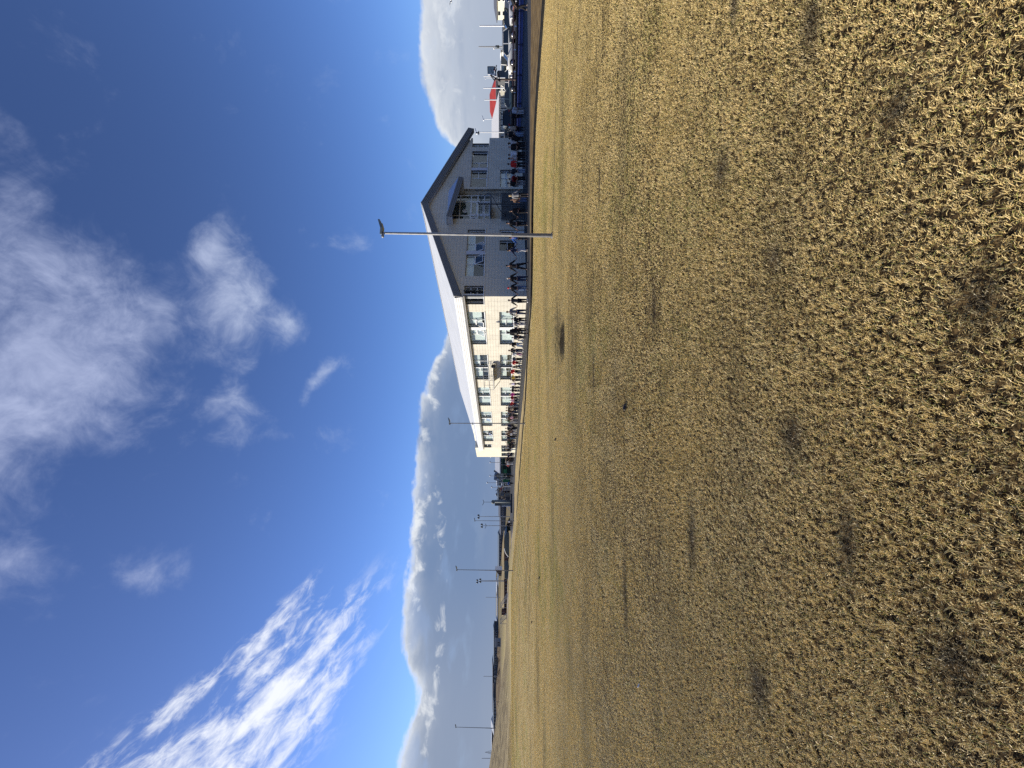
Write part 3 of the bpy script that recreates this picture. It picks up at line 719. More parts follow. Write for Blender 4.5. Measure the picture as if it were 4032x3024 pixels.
# ------------------------------------------------------------------ people
def cloth(name, c):
    return mat('cloth_' + name, c, .85, var=.18, vscale=7, spec=.2)
C = {k: cloth(k, v) for k, v in dict(black=(.018, .018, .021), dark=(.035, .037, .042), navy=(.025, .035, .075), blue=(.03, .09, .32), jeans=(.10, .15, .26), ljeans=(.24, .31, .43), grey=(.20, .20, .21), lgrey=(.42, .42, .44),
     white=(.62, .62, .64), red=(.50, .03, .03), dred=(.20, .02, .03), pink=(.62, .35, .42), magenta=(.40, .04, .22), yellow=(.72, .50, .05), lilac=(.50, .45, .66), brown=(.16, .10, .07), green=(.05, .09, .06), tan=(.42, .33, .25)).items()}
H_ = {k: mat('hair_' + k, v, .6) for k, v in dict(black=(.012, .01, .01), brown=(.06, .035, .02), blonde=(.42, .31, .16), grey=(.32, .30, .28), red=(.50, .02, .03), navy=(.02, .03, .08), white=(.6, .6, .6)).items()}
def skin_obj(name, verts, edges, radii, m, parent, level=1):
    me = bpy.data.meshes.new(name); me.from_pydata([tuple(v) for v in verts], edges, []); me.materials.append(m)
    o = link(name, me, parent)
    md = o.modifiers.new('skin', 'SKIN'); md.use_smooth_shade = True; md.branch_smoothing = .3
    lay = me.skin_vertices[0].data if len(me.skin_vertices) else None
    if lay is None:
        bpy.context.view_layer.objects.active = o
    for i, r_ in enumerate(radii):
        lay[i].radius = r_ if isinstance(r_, tuple) else (r_, r_)
        lay[i].use_root = (i == 0)
    sb = o.modifiers.new('subdivision', 'SUBSURF'); sb.levels = level; sb.render_levels = level
    return o
def ensure_skin(me):
    if not me.skin_vertices: pass
def person(loc, H, head_z, hands, jac, tro, hair, shoe='B', label='', long_hair=False, stride=.0, spread=.05, lean_=0.0, hat=None, coat=False, look=0.0, group='people around the school building', bend=0.0):
    """hands: two local targets (x right, y forward(-) , z) or None for hanging"""
    P = thing('person', label, 'person', loc, head_z, group)
    blk = 1.13
    V = Vector
    lx = lean_ * H
    pel = V((0, 0, .53 * H)); wai = V((lx * .3, -bend * .05 * H, .61 * H)); che = V((lx * .6, -bend * .16 * H, .715 * H)); upp = V((lx * .8, -bend * .25 * H, .785 * H))
    nec = V((lx * .9, -bend * .31 * H, .845 * H)); hb = V((lx, -bend * .34 * H, .88 * H)); hm = V((lx * 1.03, -bend * .38 * H - .006 * H, .925 * H)); ht = V((lx * 1.05, -bend * .40 * H, .972 * H))
    feet = [V((-spread * H - .0, -stride * .5 * H, .035 * H)), V((spread * H, stride * .5 * H, .035 * H))]
    verts = [pel, wai, che, upp, nec, hb, hm, ht, hm + V((0, -.055 * H, -.008 * H))]
    rad = [(.078 * H, .058 * H), (.07 * H, .052 * H), (.082 * H, .058 * H), (.066 * H, .048 * H), .028 * H, .034 * H, (.042 * H, .05 * H), (.032 * H, .036 * H), .009 * H]
    edg = [(0, 1), (1, 2), (2, 3), (3, 4), (4, 5), (5, 6), (6, 7), (6, 8)]
    arms = []
    for sgn, tg in zip((-1, 1), hands):
        sh = upp + V((sgn * .098 * H, 0, .012 * H))
        if tg is None: tg = sh + V((sgn * .045 * H, -.03 * H, -.33 * H))
        tg = V(tg); l1_, l2_ = .165 * H, .155 * H
        dv = tg - sh; dl = dv.length; mx = (l1_ + l2_) * .99
        if dl > mx: dv = dv * (mx / dl); dl = mx
        tg = sh + dv; dn = dv.normalized()
        a_ = (l1_ ** 2 - l2_ ** 2 + dl ** 2) / (2 * dl); hh = math.sqrt(max(0, l1_ ** 2 - a_ ** 2))
        bd = (V((sgn * .2, .5, -1)) - dn * V((sgn * .2, .5, -1)).dot(dn)).normalized()
        elb = sh + dn * a_ + bd * hh
        i0 = len(verts); fd = (tg - elb).normalized(); palm = tg + fd * .035 * H
        verts += [sh, elb, tg, palm]; rad += [.034 * H, .025 * H, .016 * H, (.021 * H, .013 * H)]
        edg += [(3, i0), (i0, i0 + 1), (i0 + 1, i0 + 2), (i0 + 2, i0 + 3)]
        side = fd.cross(V((0, 1, 0)));
        side = side.normalized() if side.length > .1 else V((0, 0, 1))
        for k_, (off, ln) in enumerate(((-.017, .030), (-.006, .036), (.006, .033), (.016, .027))):
            b0 = palm + fd * .012 * H + side * off * H; tip = palm + fd * (ln + .010) * H + side * off * 1.1 * H + V((0, -.012 * H, -.006 * H))
            j = len(verts); verts += [b0 + fd * .012 * H, tip]; rad += [.0055 * H, .0045 * H]; edg += [(i0 + 3, j), (j, j + 1)]
        j = len(verts); th = tg + fd * .012 * H - side * .022 * H; verts += [th, th + fd * .022 * H - side * .010 * H]; rad += [.006 * H, .005 * H]; edg += [(i0 + 2, j), (j, j + 1)]
        arms.append((sh, elb, tg))
    legs = []
    for sgn, ft in zip((-1, 1), feet):
        hip = pel + V((sgn * .052 * H, 0, -.04 * H)); kn = (hip + ft) * .5 + V((0, -.025 * H - abs(stride) * .05 * H, .0)); i0 = len(verts)
        verts += [hip, kn, ft + V((0, .01 * H, .012 * H)), ft + V((sgn * .012 * H, -.075 * H, -.012 * H))]
        rad += [.052 * H, .036 * H, .020 * H, (.014 * H, .010 * H)]
        edg += [(0, i0), (i0, i0 + 1), (i0 + 1, i0 + 2), (i0 + 2, i0 + 3)]; legs.append((hip, kn, ft))
    for q_ in (5, 6, 7): rad[q_] = tuple(v * 1.12 for v in (rad[q_] if isinstance(rad[q_], tuple) else (rad[q_],) * 2))
    skin_obj('body', verts, edg, rad, M_skin, P)
    # jacket
    g_ = .016 * H
    jv = [pel + V((0, 0, (-.16 if coat else -.01) * H)), pel + V((0, 0, .03 * H)), wai, che, upp, nec + V((0, .004 * H, -.018 * H))]
    jr = [((.088 if coat else .084) * H, .068 * H), (.086 * H, .068 * H), (.08 * H + g_ * .3, .068 * H), (.094 * H, .074 * H), (.078 * H, .062 * H), (.044 * H, .044 * H)]
    je = [(i, i + 1) for i in range(5)]
    for sh, elb, tg in arms:
        i0 = len(jv); jv += [sh, elb, elb + (tg - elb) * .92]; jr += [.046 * H, .037 * H, .028 * H]; je += [(4, i0), (i0, i0 + 1), (i0 + 1, i0 + 2)]
    jr = [tuple(v * blk for v in r_) if isinstance(r_, tuple) else r_ * 1.18 for r_ in jr]
    skin_obj('jacket', jv, je, jr, C[jac], P)
    tv = [pel + V((0, 0, .02 * H))]; tr = [(.086 * H, .066 * H)]; te = []
    for hip, kn, ft in legs:
        i0 = len(tv); tv += [hip, kn, ft + V((0, .008 * H, .03 * H))]; tr += [.062 * H, .045 * H, .036 * H]; te += [(0, i0), (i0, i0 + 1), (i0 + 1, i0 + 2)]
    tr = [tuple(v * blk for v in r_) if isinstance(r_, tuple) else r_ * 1.15 for r_ in tr]
    skin_obj('trousers', tv, te, tr, C[tro], P)
    for (hip, kn, ft), sgn in zip(legs, (-1, 1)):
        mb = MB(); mb.ball((ft.x + sgn * .006 * H, ft.y - .03 * H, .0), .036 * H, .082 * H, .062 * H, 10, 5, lo=0.0); part('shoe', mb, M_shoeW if shoe == 'W' else M_shoeB, P)
    mb = MB(); c = hm + V((0, .008 * H, .012 * H)); mb.ball(c, .056 * H, .065 * H, .062 * H, 12, 6, lo=-.25)
    if long_hair: mb.ball(hm + V((0, .035 * H, -.03 * H)), .046 * H, .03 * H, .075 * H, 10, 6)
    part('hair' if not hat else 'hat', mb, H_[hat or hair], P)
    return P
# y, x of the feet, x of the top of the head, jacket, trousers, hair, options, label ; order from right to left in the upright scene
D = dict
PEOPLE = [
 (30, 2078, 1995, 'black', 'black', 'black', D(Y=31.8, lone=1, stride=.22, bend=1.5, coat=1), 'bulky person in black leaning forward alone before the blue boards'),
 (430, 2066, 2010, 'lgrey', 'grey', 'brown', D(Y=36.5, lone=1, lh=1), 'person in pale top with a dark vest at the end of the blue boards'),
 (442, 2068, 2007, 'lgrey', 'lgrey', 'brown', D(Y=35.6, lone=1, lh=1, bend=.8), 'person in light grey sweater and light trousers beside the wooden rail'),
 (456, 2066, 2003, 'black', 'black', 'black', D(Y=36.6, lone=1), 'person in black jacket with pale sleeve stripes next to the light grey sweater'),
 (507, 2064, 2000, 'tan', 'black', 'blonde', D(Y=36.5, lone=1), 'person in patterned tan and pale top before the dark parked car'),
 (531, 2067, 1990, 'black', 'ljeans', 'black', D(Y=35.5, lone=1, coat=0), 'tall person in black jacket and light blue jeans right of the gable corner'),
 (547, 2067, 2003, 'black', 'black', 'brown', D(Y=35.5, coat=1, lone=1), 'person in long black coat at the right corner of the gable'),
 (566, 2070, 1999, 'lgrey', 'black', 'brown', D(lh=1, lone=1), 'dark-haired person in pale shirt and black trousers next to the bald one'),
 (581, 2070, 1999, 'black', 'black', 'grey', D(), 'grey-haired person all in black near the right end of the gable'),
 (606, 2072, 2001, 'white', 'black', 'brown', D(bend=.8), 'person in white shirt bending forward under the right gable window'),
 (624, 2072, 2000, 'lgrey', 'black', 'brown', D(lh=1), 'person in grey white sweater beside the red-scarfed one'),
 (648, 2075, 1998, 'red', 'black', 'black', D(), 'person with bright red upper jacket and black hat by the gable'),
 (673, 2074, 2004, 'black', 'ljeans', 'black', D(bend=2.2), 'person in black jacket and light blue jeans stooping before the ground floor window'),
 (702, 2076, 2003, 'dred', 'black', 'black', D(bend=1.6), 'person in dark red jacket leaning sideways before the ground floor window'),
 (721, 2070, 1996, 'black', 'grey', 'black', D(), 'person in black top and grey jeans stretching one arm out by the recess'),
 (768, 2085, 2003, 'grey', 'black', 'blonde', D(Y=30.6, lh=1, coat=1, lone=1), 'blonde person in patterned grey coat before the spiral stair'),
 (786, 2083, 2009, 'brown', 'jeans', 'brown', D(Y=31, lone=1), 'person in brown patterned jacket before the spiral stair'),
 (831, 2081, 2004, 'black', 'black', 'black', D(), 'person in black reaching both arms out before the barred enclosure'),
 (881, 2081, 1991, 'black', 'black', 'black', D(), 'tall person all in black between the barred enclosure and the near lamp post'),
 (936, 2079, 2003, 'blue', 'dark', 'black', D(), 'person in bright blue jacket right behind the near lamp post'),
 (986, 2080, 1996, 'navy', 'lgrey', 'black', D(stride=.1), 'person in navy jacket and very pale trousers left of the near lamp post'),
 (1048, 2079, 1991, 'black', 'black', 'black', D(spread=.13), 'tall person in black with legs wide apart before the gable'),
 (1097, 2078, 1995, 'black', 'navy', 'grey', D(), 'grey-haired person in black jacket and navy jeans beside the red cap'),
 (1134, 2077, 1998, 'black', 'jeans', 'red', D(hat='red'), 'person in red cap, black jacket and blue jeans near the gable corner'),
 (1184, 2076, 2000, 'dark', 'black', 'black', D(shoe='W', coat=1), 'person in dark quilted coat and white shoes at the building corner'),
 (1228, 2077, 1993, 'grey', 'navy', 'brown', D(spread=.08), 'tall person in grey puffer jacket and navy jeans on the sunlit side'),
 (1257, 2075, 2013, 'dark', 'black', 'brown', D(), 'child in dark jacket holding hands before the first ground floor window'),
 (1275, 2075, 2016, 'grey', 'lgrey', 'navy', D(hat='navy'), 'child in navy beanie and pale leggings before the first ground floor window'),
 (1297, 2073, 2017, 'navy', 'dark', 'brown', D(), 'small dark child half hidden by the big adult in black'),
 (1307, 2079, 1993, 'black', 'black', 'black', D(lh=1, coat=1, spread=.08), 'big adult in black with bushy hair and a pink scarf on the sunlit side'),
 (1328, 2071, 2014, 'dark', 'dark', 'black', D(), 'child in dark jacket left of the bushy-haired adult'),
 (1356, 2069, 2005, 'black', 'ljeans', 'grey', D(spread=.08), 'fair-haired person in black jacket and light jeans between the window pairs'),
 (1380, 2065, 2001, 'dark', 'navy', 'brown', D(shoe='W', lh=1), 'brown-haired person in dark jacket and navy jeans between the window pairs'),
 (1393, 2062, 2012, 'white', 'pink', 'black', D(), 'child in white top and pink trousers beside the navy jeans'),
 (1414, 2060, 2011, 'navy', 'black', 'white', D(hat='white'), 'child in navy jacket and white hat under the wall lamp'),
 (1428, 2058, 2009, 'red', 'black', 'brown', D(coat=1), 'child in long red coat under the wall lamp'),
 (1445, 2060, 2012, 'dark', 'black', 'black', D(stride=.2), 'person in dark jacket striding below the escape balcony'),
 (1462, 2056, 2003, 'red', 'black', 'black', D(), 'person in bright red jacket and black trousers below the escape balcony'),
 (1485, 2052, 2007, 'yellow', 'black', 'brown', D(), 'person in yellow jacket left of the escape balcony'),
 (1496, 2052, 2010, 'brown', 'dark', 'brown', D(), 'person in brown jacket beside the yellow jacket'),
 (1512, 2050, 2006, 'lilac', 'dark', 'brown', D(stride=.2), 'person in lilac top walking along the sunlit wall'),
 (1526, 2050, 2009, 'dark', 'black', 'brown', D(), 'person in dark jacket left of the lilac top'),
 (1538, 2047, 2007, 'black', 'black', 'black', D(), 'person all in black right of the magenta coat'),
 (1553, 2047, 2005, 'magenta', 'dark', 'blonde', D(coat=1), 'person in magenta coat on the sunlit side'),
 (1566, 2046, 2004, 'dred', 'dark', 'black', D(), 'person in maroon jacket left of the magenta coat'),
 (1577, 2044, 2009, 'pink', 'dark', 'brown', D(), 'child in pale pink top beside the red coat'),
 (1590, 2043, 2003, 'red', 'navy', 'brown', D(coat=1), 'person in red coat left of the pale pink top'),
 (1601, 2041, 2006, 'black', 'black', 'black', D(), 'person in black left of the second red coat'),
 (1611, 2041, 2004, 'tan', 'black', 'brown', D(), 'person in tan patterned jacket among dark coats'),
 (1623, 2040, 2006, 'navy', 'black', 'black', D(), 'person in navy jacket right of the second lamp post, before the wall'),
 (1635, 2040, 1994, 'black', 'dark', 'grey', D(), 'tall grey-haired person in black right of the second lamp post'),
 (1643, 2040, 2004, 'pink', 'brown', 'brown', D(), 'person in pink patterned top beside the tall grey-haired one'),
 (1651, 2038, 2006, 'white', 'black', 'black', D(), 'person in white top and black trousers near the second lamp post'),
 (1660, 2037, 2006, 'lgrey', 'lgrey', 'brown', D(), 'person in pale clothes just right of the second lamp post'),
 (1679, 2036, 2000, 'grey', 'black', 'grey', D(coat=1), 'stout person in grey jacket just left of the second lamp post'),
 (1693, 2035, 2003, 'dark', 'lgrey', 'brown', D(), 'person in dark jacket and pale trousers left of the grey jacket'),
 (1702, 2033, 2004, 'black', 'white', 'black', D(), 'person in black jacket and white trousers before the far windows'),
 (1710, 2033, 2003, 'white', 'grey', 'blonde', D(), 'person in white jacket before the far windows'),
 (1718, 2031, 1999, 'black', 'black', 'black', D(coat=1), 'person in big black coat before the far windows'),
 (1727, 2030, 2002, 'green', 'dark', 'brown', D(), 'person in dark green jacket before the far windows'),
 (1735, 2030, 2000, 'black', 'tan', 'black', D(), 'person in black jacket and tan trousers before the far wall'),
 (1744, 2030, 1996, 'dark', 'dark', 'blonde', D(), 'fair-haired person in dark clothes right of the end block'),
 (1752, 2034, 1997, 'black', 'black', 'black', D(Y=57, lone=1), 'person in black standing in front of the row at the end block'),
 (1761, 2033, 1998, 'black', 'navy', 'brown', D(Y=60, lone=1), 'person in black jacket and navy trousers at the end block'),
 (1773, 2026, 1998, 'tan', 'brown', 'blonde', D(Y=69, lone=1), 'person in tan coat before the end block windows'),
 (1782, 2025, 1998, 'grey', 'dred', 'black', D(Y=70, lone=1), 'person in grey jacket and dark red trousers before the end block'),
 (1790, 2024, 2001, 'lgrey', 'green', 'white', D(Y=71, lone=1), 'person in pale hat and grey top at the left edge of the end block'),
 (1799, 2023, 1993, 'pink', 'dark', 'brown', D(Y=72, lone=1), 'person in pink top just past the end block'),
 (1806, 2023, 1988, 'black', 'black', 'brown', D(Y=71, lone=1, coat=1), 'tall person in black coat past the end block'),
 (1812, 2022, 1990, 'black', 'black', 'blonde', D(Y=74, lone=1), 'fair-haired person in black past the end block'),
 (1819, 2022, 1989, 'lgrey', 'grey', 'white', D(Y=74, lone=1), 'person in light grey with white cap before the green fence'),
 (1826, 2020, 1990, 'white', 'white', 'brown', D(Y=76, lone=1), 'person in white clothes before the green fence'),
 (1832, 2019, 1991, 'dred', 'navy', 'brown', D(Y=78, lone=1, bend=1.5), 'person in dark red jacket bending before the green fence'),
 (1875, 2022, 1992, 'black', 'black', 'white', D(Y=76, lone=1, stride=.25), 'person in black walking alone before the green cage'),
 (1903, 2018, 1994, 'blue', 'black', 'black', D(Y=80, lone=1), 'person in blue jacket before the dark goal frame'),
 (2052, 2014, 1996, 'white', 'black', 'blonde', D(Y=86, lone=1, bend=1), 'person in white top beside the slender lamp post'),
 (2060, 2010, 1992, 'black', 'black', 'black', D(Y=88, lone=1), 'person in black walking beside the floodlight mast'),
 (2069, 2009, 1993, 'dark', 'brown', 'brown', D(Y=88, lone=1), 'dark figure at the foot of the forked floodlight mast'),
]
CROWD_L = set()
for k_, y_ in enumerate((1597, 1607, 1617, 1629, 1647, 1656, 1668, 1673, 1686, 1698, 1706, 1714, 1722, 1731, 1740, 1748, 1756, 1765, 1769, 1777, 1786, 1794)):
    r_ = random.Random(y_); far_ = y_ > 1762
    seg = 'between red coats and second lamp post' if y_ < 1660 else 'just left of the second lamp post' if y_ < 1702 else 'before the far windows' if y_ < 1762 else 'before the white end block'
    while True:
        j_, t_, h_ = r_.choice(('black', 'dark', 'navy', 'brown', 'grey', 'green')), r_.choice(('black', 'navy', 'jeans', 'grey')), r_.choice(('black', 'brown', 'blonde'))
        nm_ = dict(dark='charcoal', jeans='blue', navy='navy')
        lab_ = '%s-haired, %s jacket, %s trousers, %s' % (h_, nm_.get(j_, j_), nm_.get(t_, t_), seg)
        if lab_ not in CROWD_L: CROWD_L.add(lab_); break
    PEOPLE.append((y_, 0, 0, j_, t_, h_,
        D(Y=(CO.y + ET.y * t_of(y_)) - 1.9 - r_.uniform(0, .8) if not far_ else 67 + r_.uniform(0, 3), lone=1, hh=r_.uniform(1.5, 1.75)), lab_))
pos = []
for (y, xf, xh, *_r) in PEOPLE:
    o = _r[3]; Yd = o.get('Y') or 2960.0 / (xf - HX)
    if not o.get('Y') and y > 1330:      # these stand about a metre off the long wall
        t_ = ((CO.x - .95 * ES.x) - ((CY - y) / F) * (CO.y - .95 * ES.y)) / (ES.y + ((CY - y) / F) * ES.x); Yd = (CO.y - .95 * ES.y) + ET.y * t_
    if not o.get('Y') and 1190 < y < 1330: Yd = min(Yd, 33.3 + (y - 1167) * .05)
    if not o.get('Y') and 740 < y < 1190: Yd = 31.4
    if not o.get('Y') and y < 740: Yd = 33.2
    X = (CY - y) / F * Yd
    zt = EYE + (HX - xh) / F * Yd; Hh = o.get('hh') or max(1.2, min(1.93, zt))
    pos.append((X, Yd, Hh))
for i, (y, xf, xh, jac, tro, hair, o, lab) in enumerate(PEOPLE):
    X, Yd, Hh = pos[i]; pr = random.Random(i * 13 + 5)
    face_away = pr.random() < .62
    hd = math.atan2(X, Yd) * -1.0 + pr.uniform(-.35, .35)
    if face_away: hd += math.pi
    if o.get('stride'): hd = math.atan2(X, Yd) * -1 + R(70)
    hands = []
    cs, sn = math.cos(-hd), math.sin(-hd)
    for side in (-1, 1):
        tgt = None
        if not o.get('lone'):
            # the neighbour lying on this side of the body
            best = None
            for j in (i - 1, i + 1):
                if 0 <= j < len(pos) and not PEOPLE[j][6].get('lone'):
                    dx, dy = pos[j][0] - X, pos[j][1] - Yd
                    if dx * dx + dy * dy > 1.9 ** 2 * 1.3: continue
                    lx_ = dx * cs - dy * sn; ly_ = dx * sn + dy * cs
                    if lx_ * side > 0: best = (lx_ / 2, ly_ / 2, min(Hh, pos[j][2]) * (.50 + .03 * math.sin(i + j)))
            tgt = best
        hands.append(tgt)
    if o.get('lone'):
        hands = [pr.choice([None, (-.12, -.28, .62 * Hh), (-.34, -.05, .5 * Hh)]), pr.choice([None, (.15, -.28, .6 * Hh), (.32, -.1, .52 * Hh)])]
    person((X, Yd, .008 if X > -22 else terrain(X, Yd)), Hh, hd, hands, jac, tro, hair, o.get('shoe', 'B'), lab, long_hair=bool(o.get('lh')), stride=o.get('stride', 0), spread=o.get('spread', pr.uniform(.045, .075)), hat=o.get('hat'), coat=bool(o.get('coat')), bend=o.get('bend', 0), lean_=pr.uniform(-.03, .03))

# ------------------------------------------------------------------ right-hand side: boards, rail, cars, houses
A0, A1 = Vector((35.4, 37.4, 0)), Vector((27.2, 45.4, 0))   # foot line of the blue boards
dv = (A1 - A0).normalized(); nrm = Vector((-dv.y, dv.x, 0)); nrm = nrm if nrm.y < 0 else -nrm
rz = math.atan2(dv.y, dv.x)
BB = thing('blue_boards', 'low blue boards in a row along the yard, with wooden rail behind', 'barrier', A0 - dv * 4, rz)
M_blue = mat('blue_board', (.05, .09, .32), .3, var=.1, vscale=2); M_blue_sheen = mat('blue_sheen', (.30, .27, .50), .3, var=.1, vscale=2)  # lilac cap colour holds the reflection along the top of the boards
for i in range(8):
    x0 = i * 2.4; mb = MB(); mb.box(x0 + .02, x0 + 2.34, -.03, .03, .06, .36); part('board', mb, M_blue, BB)
    mb = MB(); mb.box(x0 + .02, x0 + 2.34, -.05, .25, .36, .47); part('board_cap', mb, M_blue_sheen, BB)
    mb = MB(); mb.box(x0 + 2.34, x0 + 2.42, -.07, .27, 0, .49); part('post', mb, mat('navy_post', (.01, .015, .06), .5), BB)
mb = MB(); mb.box(0, 19.2, -.08, -.04, .02, .06); part('kick_strip', mb, mat('kick_strip', (.20, .25, .36), .3), BB)
WF = thing('wooden_rail', 'dark timber fence with reddish handrail on short white posts', 'fence', A0 - dv * 4 - nrm * .6, rz)
M_wood_sunlit = mat('rail_wood_sunlit', (.42, .17, .11), .6, var=.2, vscale=6); M_dwood = mat('dark_timber', (.035, .018, .015), .7, var=.3, vscale=5)
mb = MB(); mb.box(0, 19.5, -.05, .05, .50, .66); part('beam', mb, M_dwood, WF)
mb = MB(); mb.box(0, 10.6, -.04, .04, .90, 1.02); part('handrail', mb, M_wood_sunlit, WF)  # sunlit stretch of the rail, the sun put into a brighter red-brown
mb = MB(); mb.box(10.6, 19.5, -.04, .04, .86, .99); part('handrail', mb, M_dwood, WF, label='unlit dark section of the handrail')  # same rail beyond the shadow edge, shade painted in as dark timber
for i in range(11):
    mb = MB(); mb.box(.6 + i * 1.75, .68 + i * 1.75, -.03, .03, .66, .90 if i < 6 else .86); part('post', mb, M_white, WF)
mb = MB()
for i in range(13): mb.box(i * 1.6, i * 1.6 + .1, .0, .1, 0, .5)
part('fence_posts', mb, M_dwood, WF)

def boxy(mb, rings, mi=0):
    """rings: list of (x, halfwidth, z0, z1) cross-sections along x, chamfered"""
    n = 8; vs = []
    for x, hw, z0, z1 in rings:
        c = min(.10, (z1 - z0) * .3)
        vs += [(x, -hw + c, z0), (x, hw - c, z0), (x, hw, z0 + c), (x, hw, z1 - c), (x, hw - c, z1), (x, -hw + c, z1), (x, -hw, z1 - c), (x, -hw, z0 + c)]
    fs = []
    for k in range(len(rings) - 1):
        for i in range(n): fs.append((k * n + i, k * n + (i + 1) % n, (k + 1) * n + (i + 1) % n, (k + 1) * n + i))
    fs.append(tuple(reversed(range(n)))); fs.append(tuple((len(rings) - 1) * n + i for i in range(n)))
    mb.add(vs, fs, mi, True)
def car(loc, rot, kind, paint, label, L=4.5):
    """front of the car looks to local -x"""
    c = thing('parked_car' if kind != 'van' else 'parked_van', label, 'van' if kind == 'van' else 'car', loc, rot, 'vehicles parked beyond the blue boards')
    h = dict(suv=1.62, wagon=1.46, sedan=1.42, van=1.95)[kind]; hw = .88; b = h * .56; g0 = .22
    mb = MB()
    if kind == 'van': rings = [(-L / 2, hw * .86, .3, .8), (-L / 2 + .15, hw, .25, 1.0), (-L / 2 + .7, hw, g0, 1.12), (0, hw, g0, 1.15), (L / 2 - .1, hw, g0, 1.15), (L / 2, hw * .95, .3, 1.1)]
    else: rings = [(-L / 2, hw * .84, .34, b - .14), (-L / 2 + .18, hw * .97, .25, b - .03), (-L / 2 + 1.05, hw, g0, b + .05), (.2, hw, g0, b + .06), (L / 2 - .55, hw, g0, b + .06), (L / 2 - .08, hw * .96, .28, b + .02), (L / 2, hw * .88, .36, b - .1)]
    boxy(mb, rings); body = part('body', mb, paint, c)
    top = dict(suv=[(-.95, -.35), (1.75, 2.1)], wagon=[(-.95, -.25), (1.65, 2.1)], sedan=[(-.9, -.2), (.95, 1.55)], van=[(-1.75, -1.2), (2.15, 2.22)])[kind]
    k0, k1 = top; z0 = b if kind != 'van' else 1.1
    mb = MB(); hwt = hw * .80
    vs = [(k0[0], -hw * .96, z0), (k1[1], -hw * .96, z0), (k1[1], hw * .96, z0), (k0[0], hw * .96, z0), (k0[1], -hwt, h - .05), (k1[0], -hwt, h - .05), (k1[0], hwt, h - .05), (k0[1], hwt, h - .05)]
    mb.add(vs, [(0, 1, 5, 4), (1, 2, 6, 5), (2, 3, 7, 6), (3, 0, 4, 7), (4, 5, 6, 7)]); part('windows', mb, M_cglass, c)
    mb = MB(); boxy(mb, [(k0[1] - .06, hwt, h - .09, h - .02), (k0[1] + .3, hwt + .01, h - .07, h), (k1[0] - .2, hwt + .01, h - .07, h), (k1[0] + .05, hwt, h - .09, h - .02)])
    for s_ in (-1, 1):
        for xb, xt in ((k0[0] - .02, k0[1] - .02), ((k0[0] + k1[1]) * .5 - .1, (k0[0] + k1[1]) * .5 - .06), (k1[1] + .0, k1[0] + .02)):
            mb.prism([(xb, s_ * hw * .965, z0), (xb + .09, s_ * hw * .965, z0), (xt + .09, s_ * (hwt + .01), h - .05), (xt, s_ * (hwt + .01), h - .05)], (0, s_ * .012, 0))
    part('roof', mb, paint, c)
    for xx in (-L * .31, L * .29):
        for s_ in (-1, 1):
            M = Matrix.Translation((xx, s_ * (hw - .09), .33)) @ Matrix.Rotation(R(90), 4, 'X')
            mb = MB(); mb.lathe([(.25, -.11), (.33, -.09), (.34, 0), (.33, .09), (.25, .11)], 18, M=M); wh = part('wheel', mb, M_rubber, c)
            mb = MB(); mb.lathe([(.05, -.125), (.22, -.118), (.22, .118), (.05, .125)], 14, M=M); part('rim', mb, M_rim, wh)
            mb = MB(); mb.lathe([(.41, -.105), (.41, .105)], 18, M=M); part('wheel_arch', mb, M_shoeB, c)
    for s_ in (-1, 1):
        mb = MB(); mb.ball((-L / 2 + .06, s_ * (hw - .25), b - .14), .10, .19, .08); part('headlight', mb, mat('headlamp', (.7, .72, .75), .1, metal=.4), c)
        mb = MB(); mb.ball((L / 2 - .03, s_ * (hw - .18), b - .06), .07, .12, .13); part('tail_light', mb, mat('tail_lamp', (.35, .02, .02), .2), c)
        mb = MB(); mb.ball((k0[0] + .25, s_ * (hw + .07), z0 + .08), .07, .09, .06); part('mirror', mb, paint, c)
    mb = MB(); mb.box(-L / 2 - .01, -L / 2 + .02, -.45, .45, .42, .56).box(-L / 2 - .02, -L / 2 + .01, -.25, .25, .36, .44); part('grille', mb, M_shoeB, c)
    return c
def paint(n, c, met=.2): return mat('paint_' + n, c, .22, metal=met, spec=.6)
PZ = .40
pk = MB(); pk.box(24, 90, 48.2, 95, -.2, PZ); struct('parking_area', pk, M_asph)
def pl(y, Yd, z=PZ): return Vector(((CY - y) / F * Yd, Yd, z))
car(pl(201, 52.5), R(-24), 'suv', paint('white', (.72, .71, .66), 0), 'white off-road car with dark rear glass behind the handrail', 4.7)
car(pl(88, 51), R(-30), 'wagon', paint('black', (.02, .025, .03)), 'black car between the white off-road car and the cream house', 4.4)
car(pl(2, 49), R(-10), 'wagon', paint('pale', (.6, .6, .6)), 'pale car at the far right edge beside the cream house', 4.4)
car(pl(293, 62), R(-80), 'van', paint('white', (.72, .71, .66), 0), 'white van behind the timber play frame', 4.2)
car(pl(343, 60), R(-35), 'wagon', paint('white', (.72, .71, .66), 0), 'white car parked before the house with red roof', 4.3)
car(pl(404, 53), R(-28), 'sedan', paint('slate', (.05, .08, .10)), 'dark slate car before the windows of the flat building', 4.6)
car(pl(476, 49.5), R(-115), 'suv', paint('graphite', (.03, .03, .035)), 'dark car seen from the front beside the gable corner', 4.5)
car(pl(538, 55), R(-115), 'wagon', paint('silver', (.35, .36, .37), .5), 'silver car half hidden behind the gable corner', 4.4)

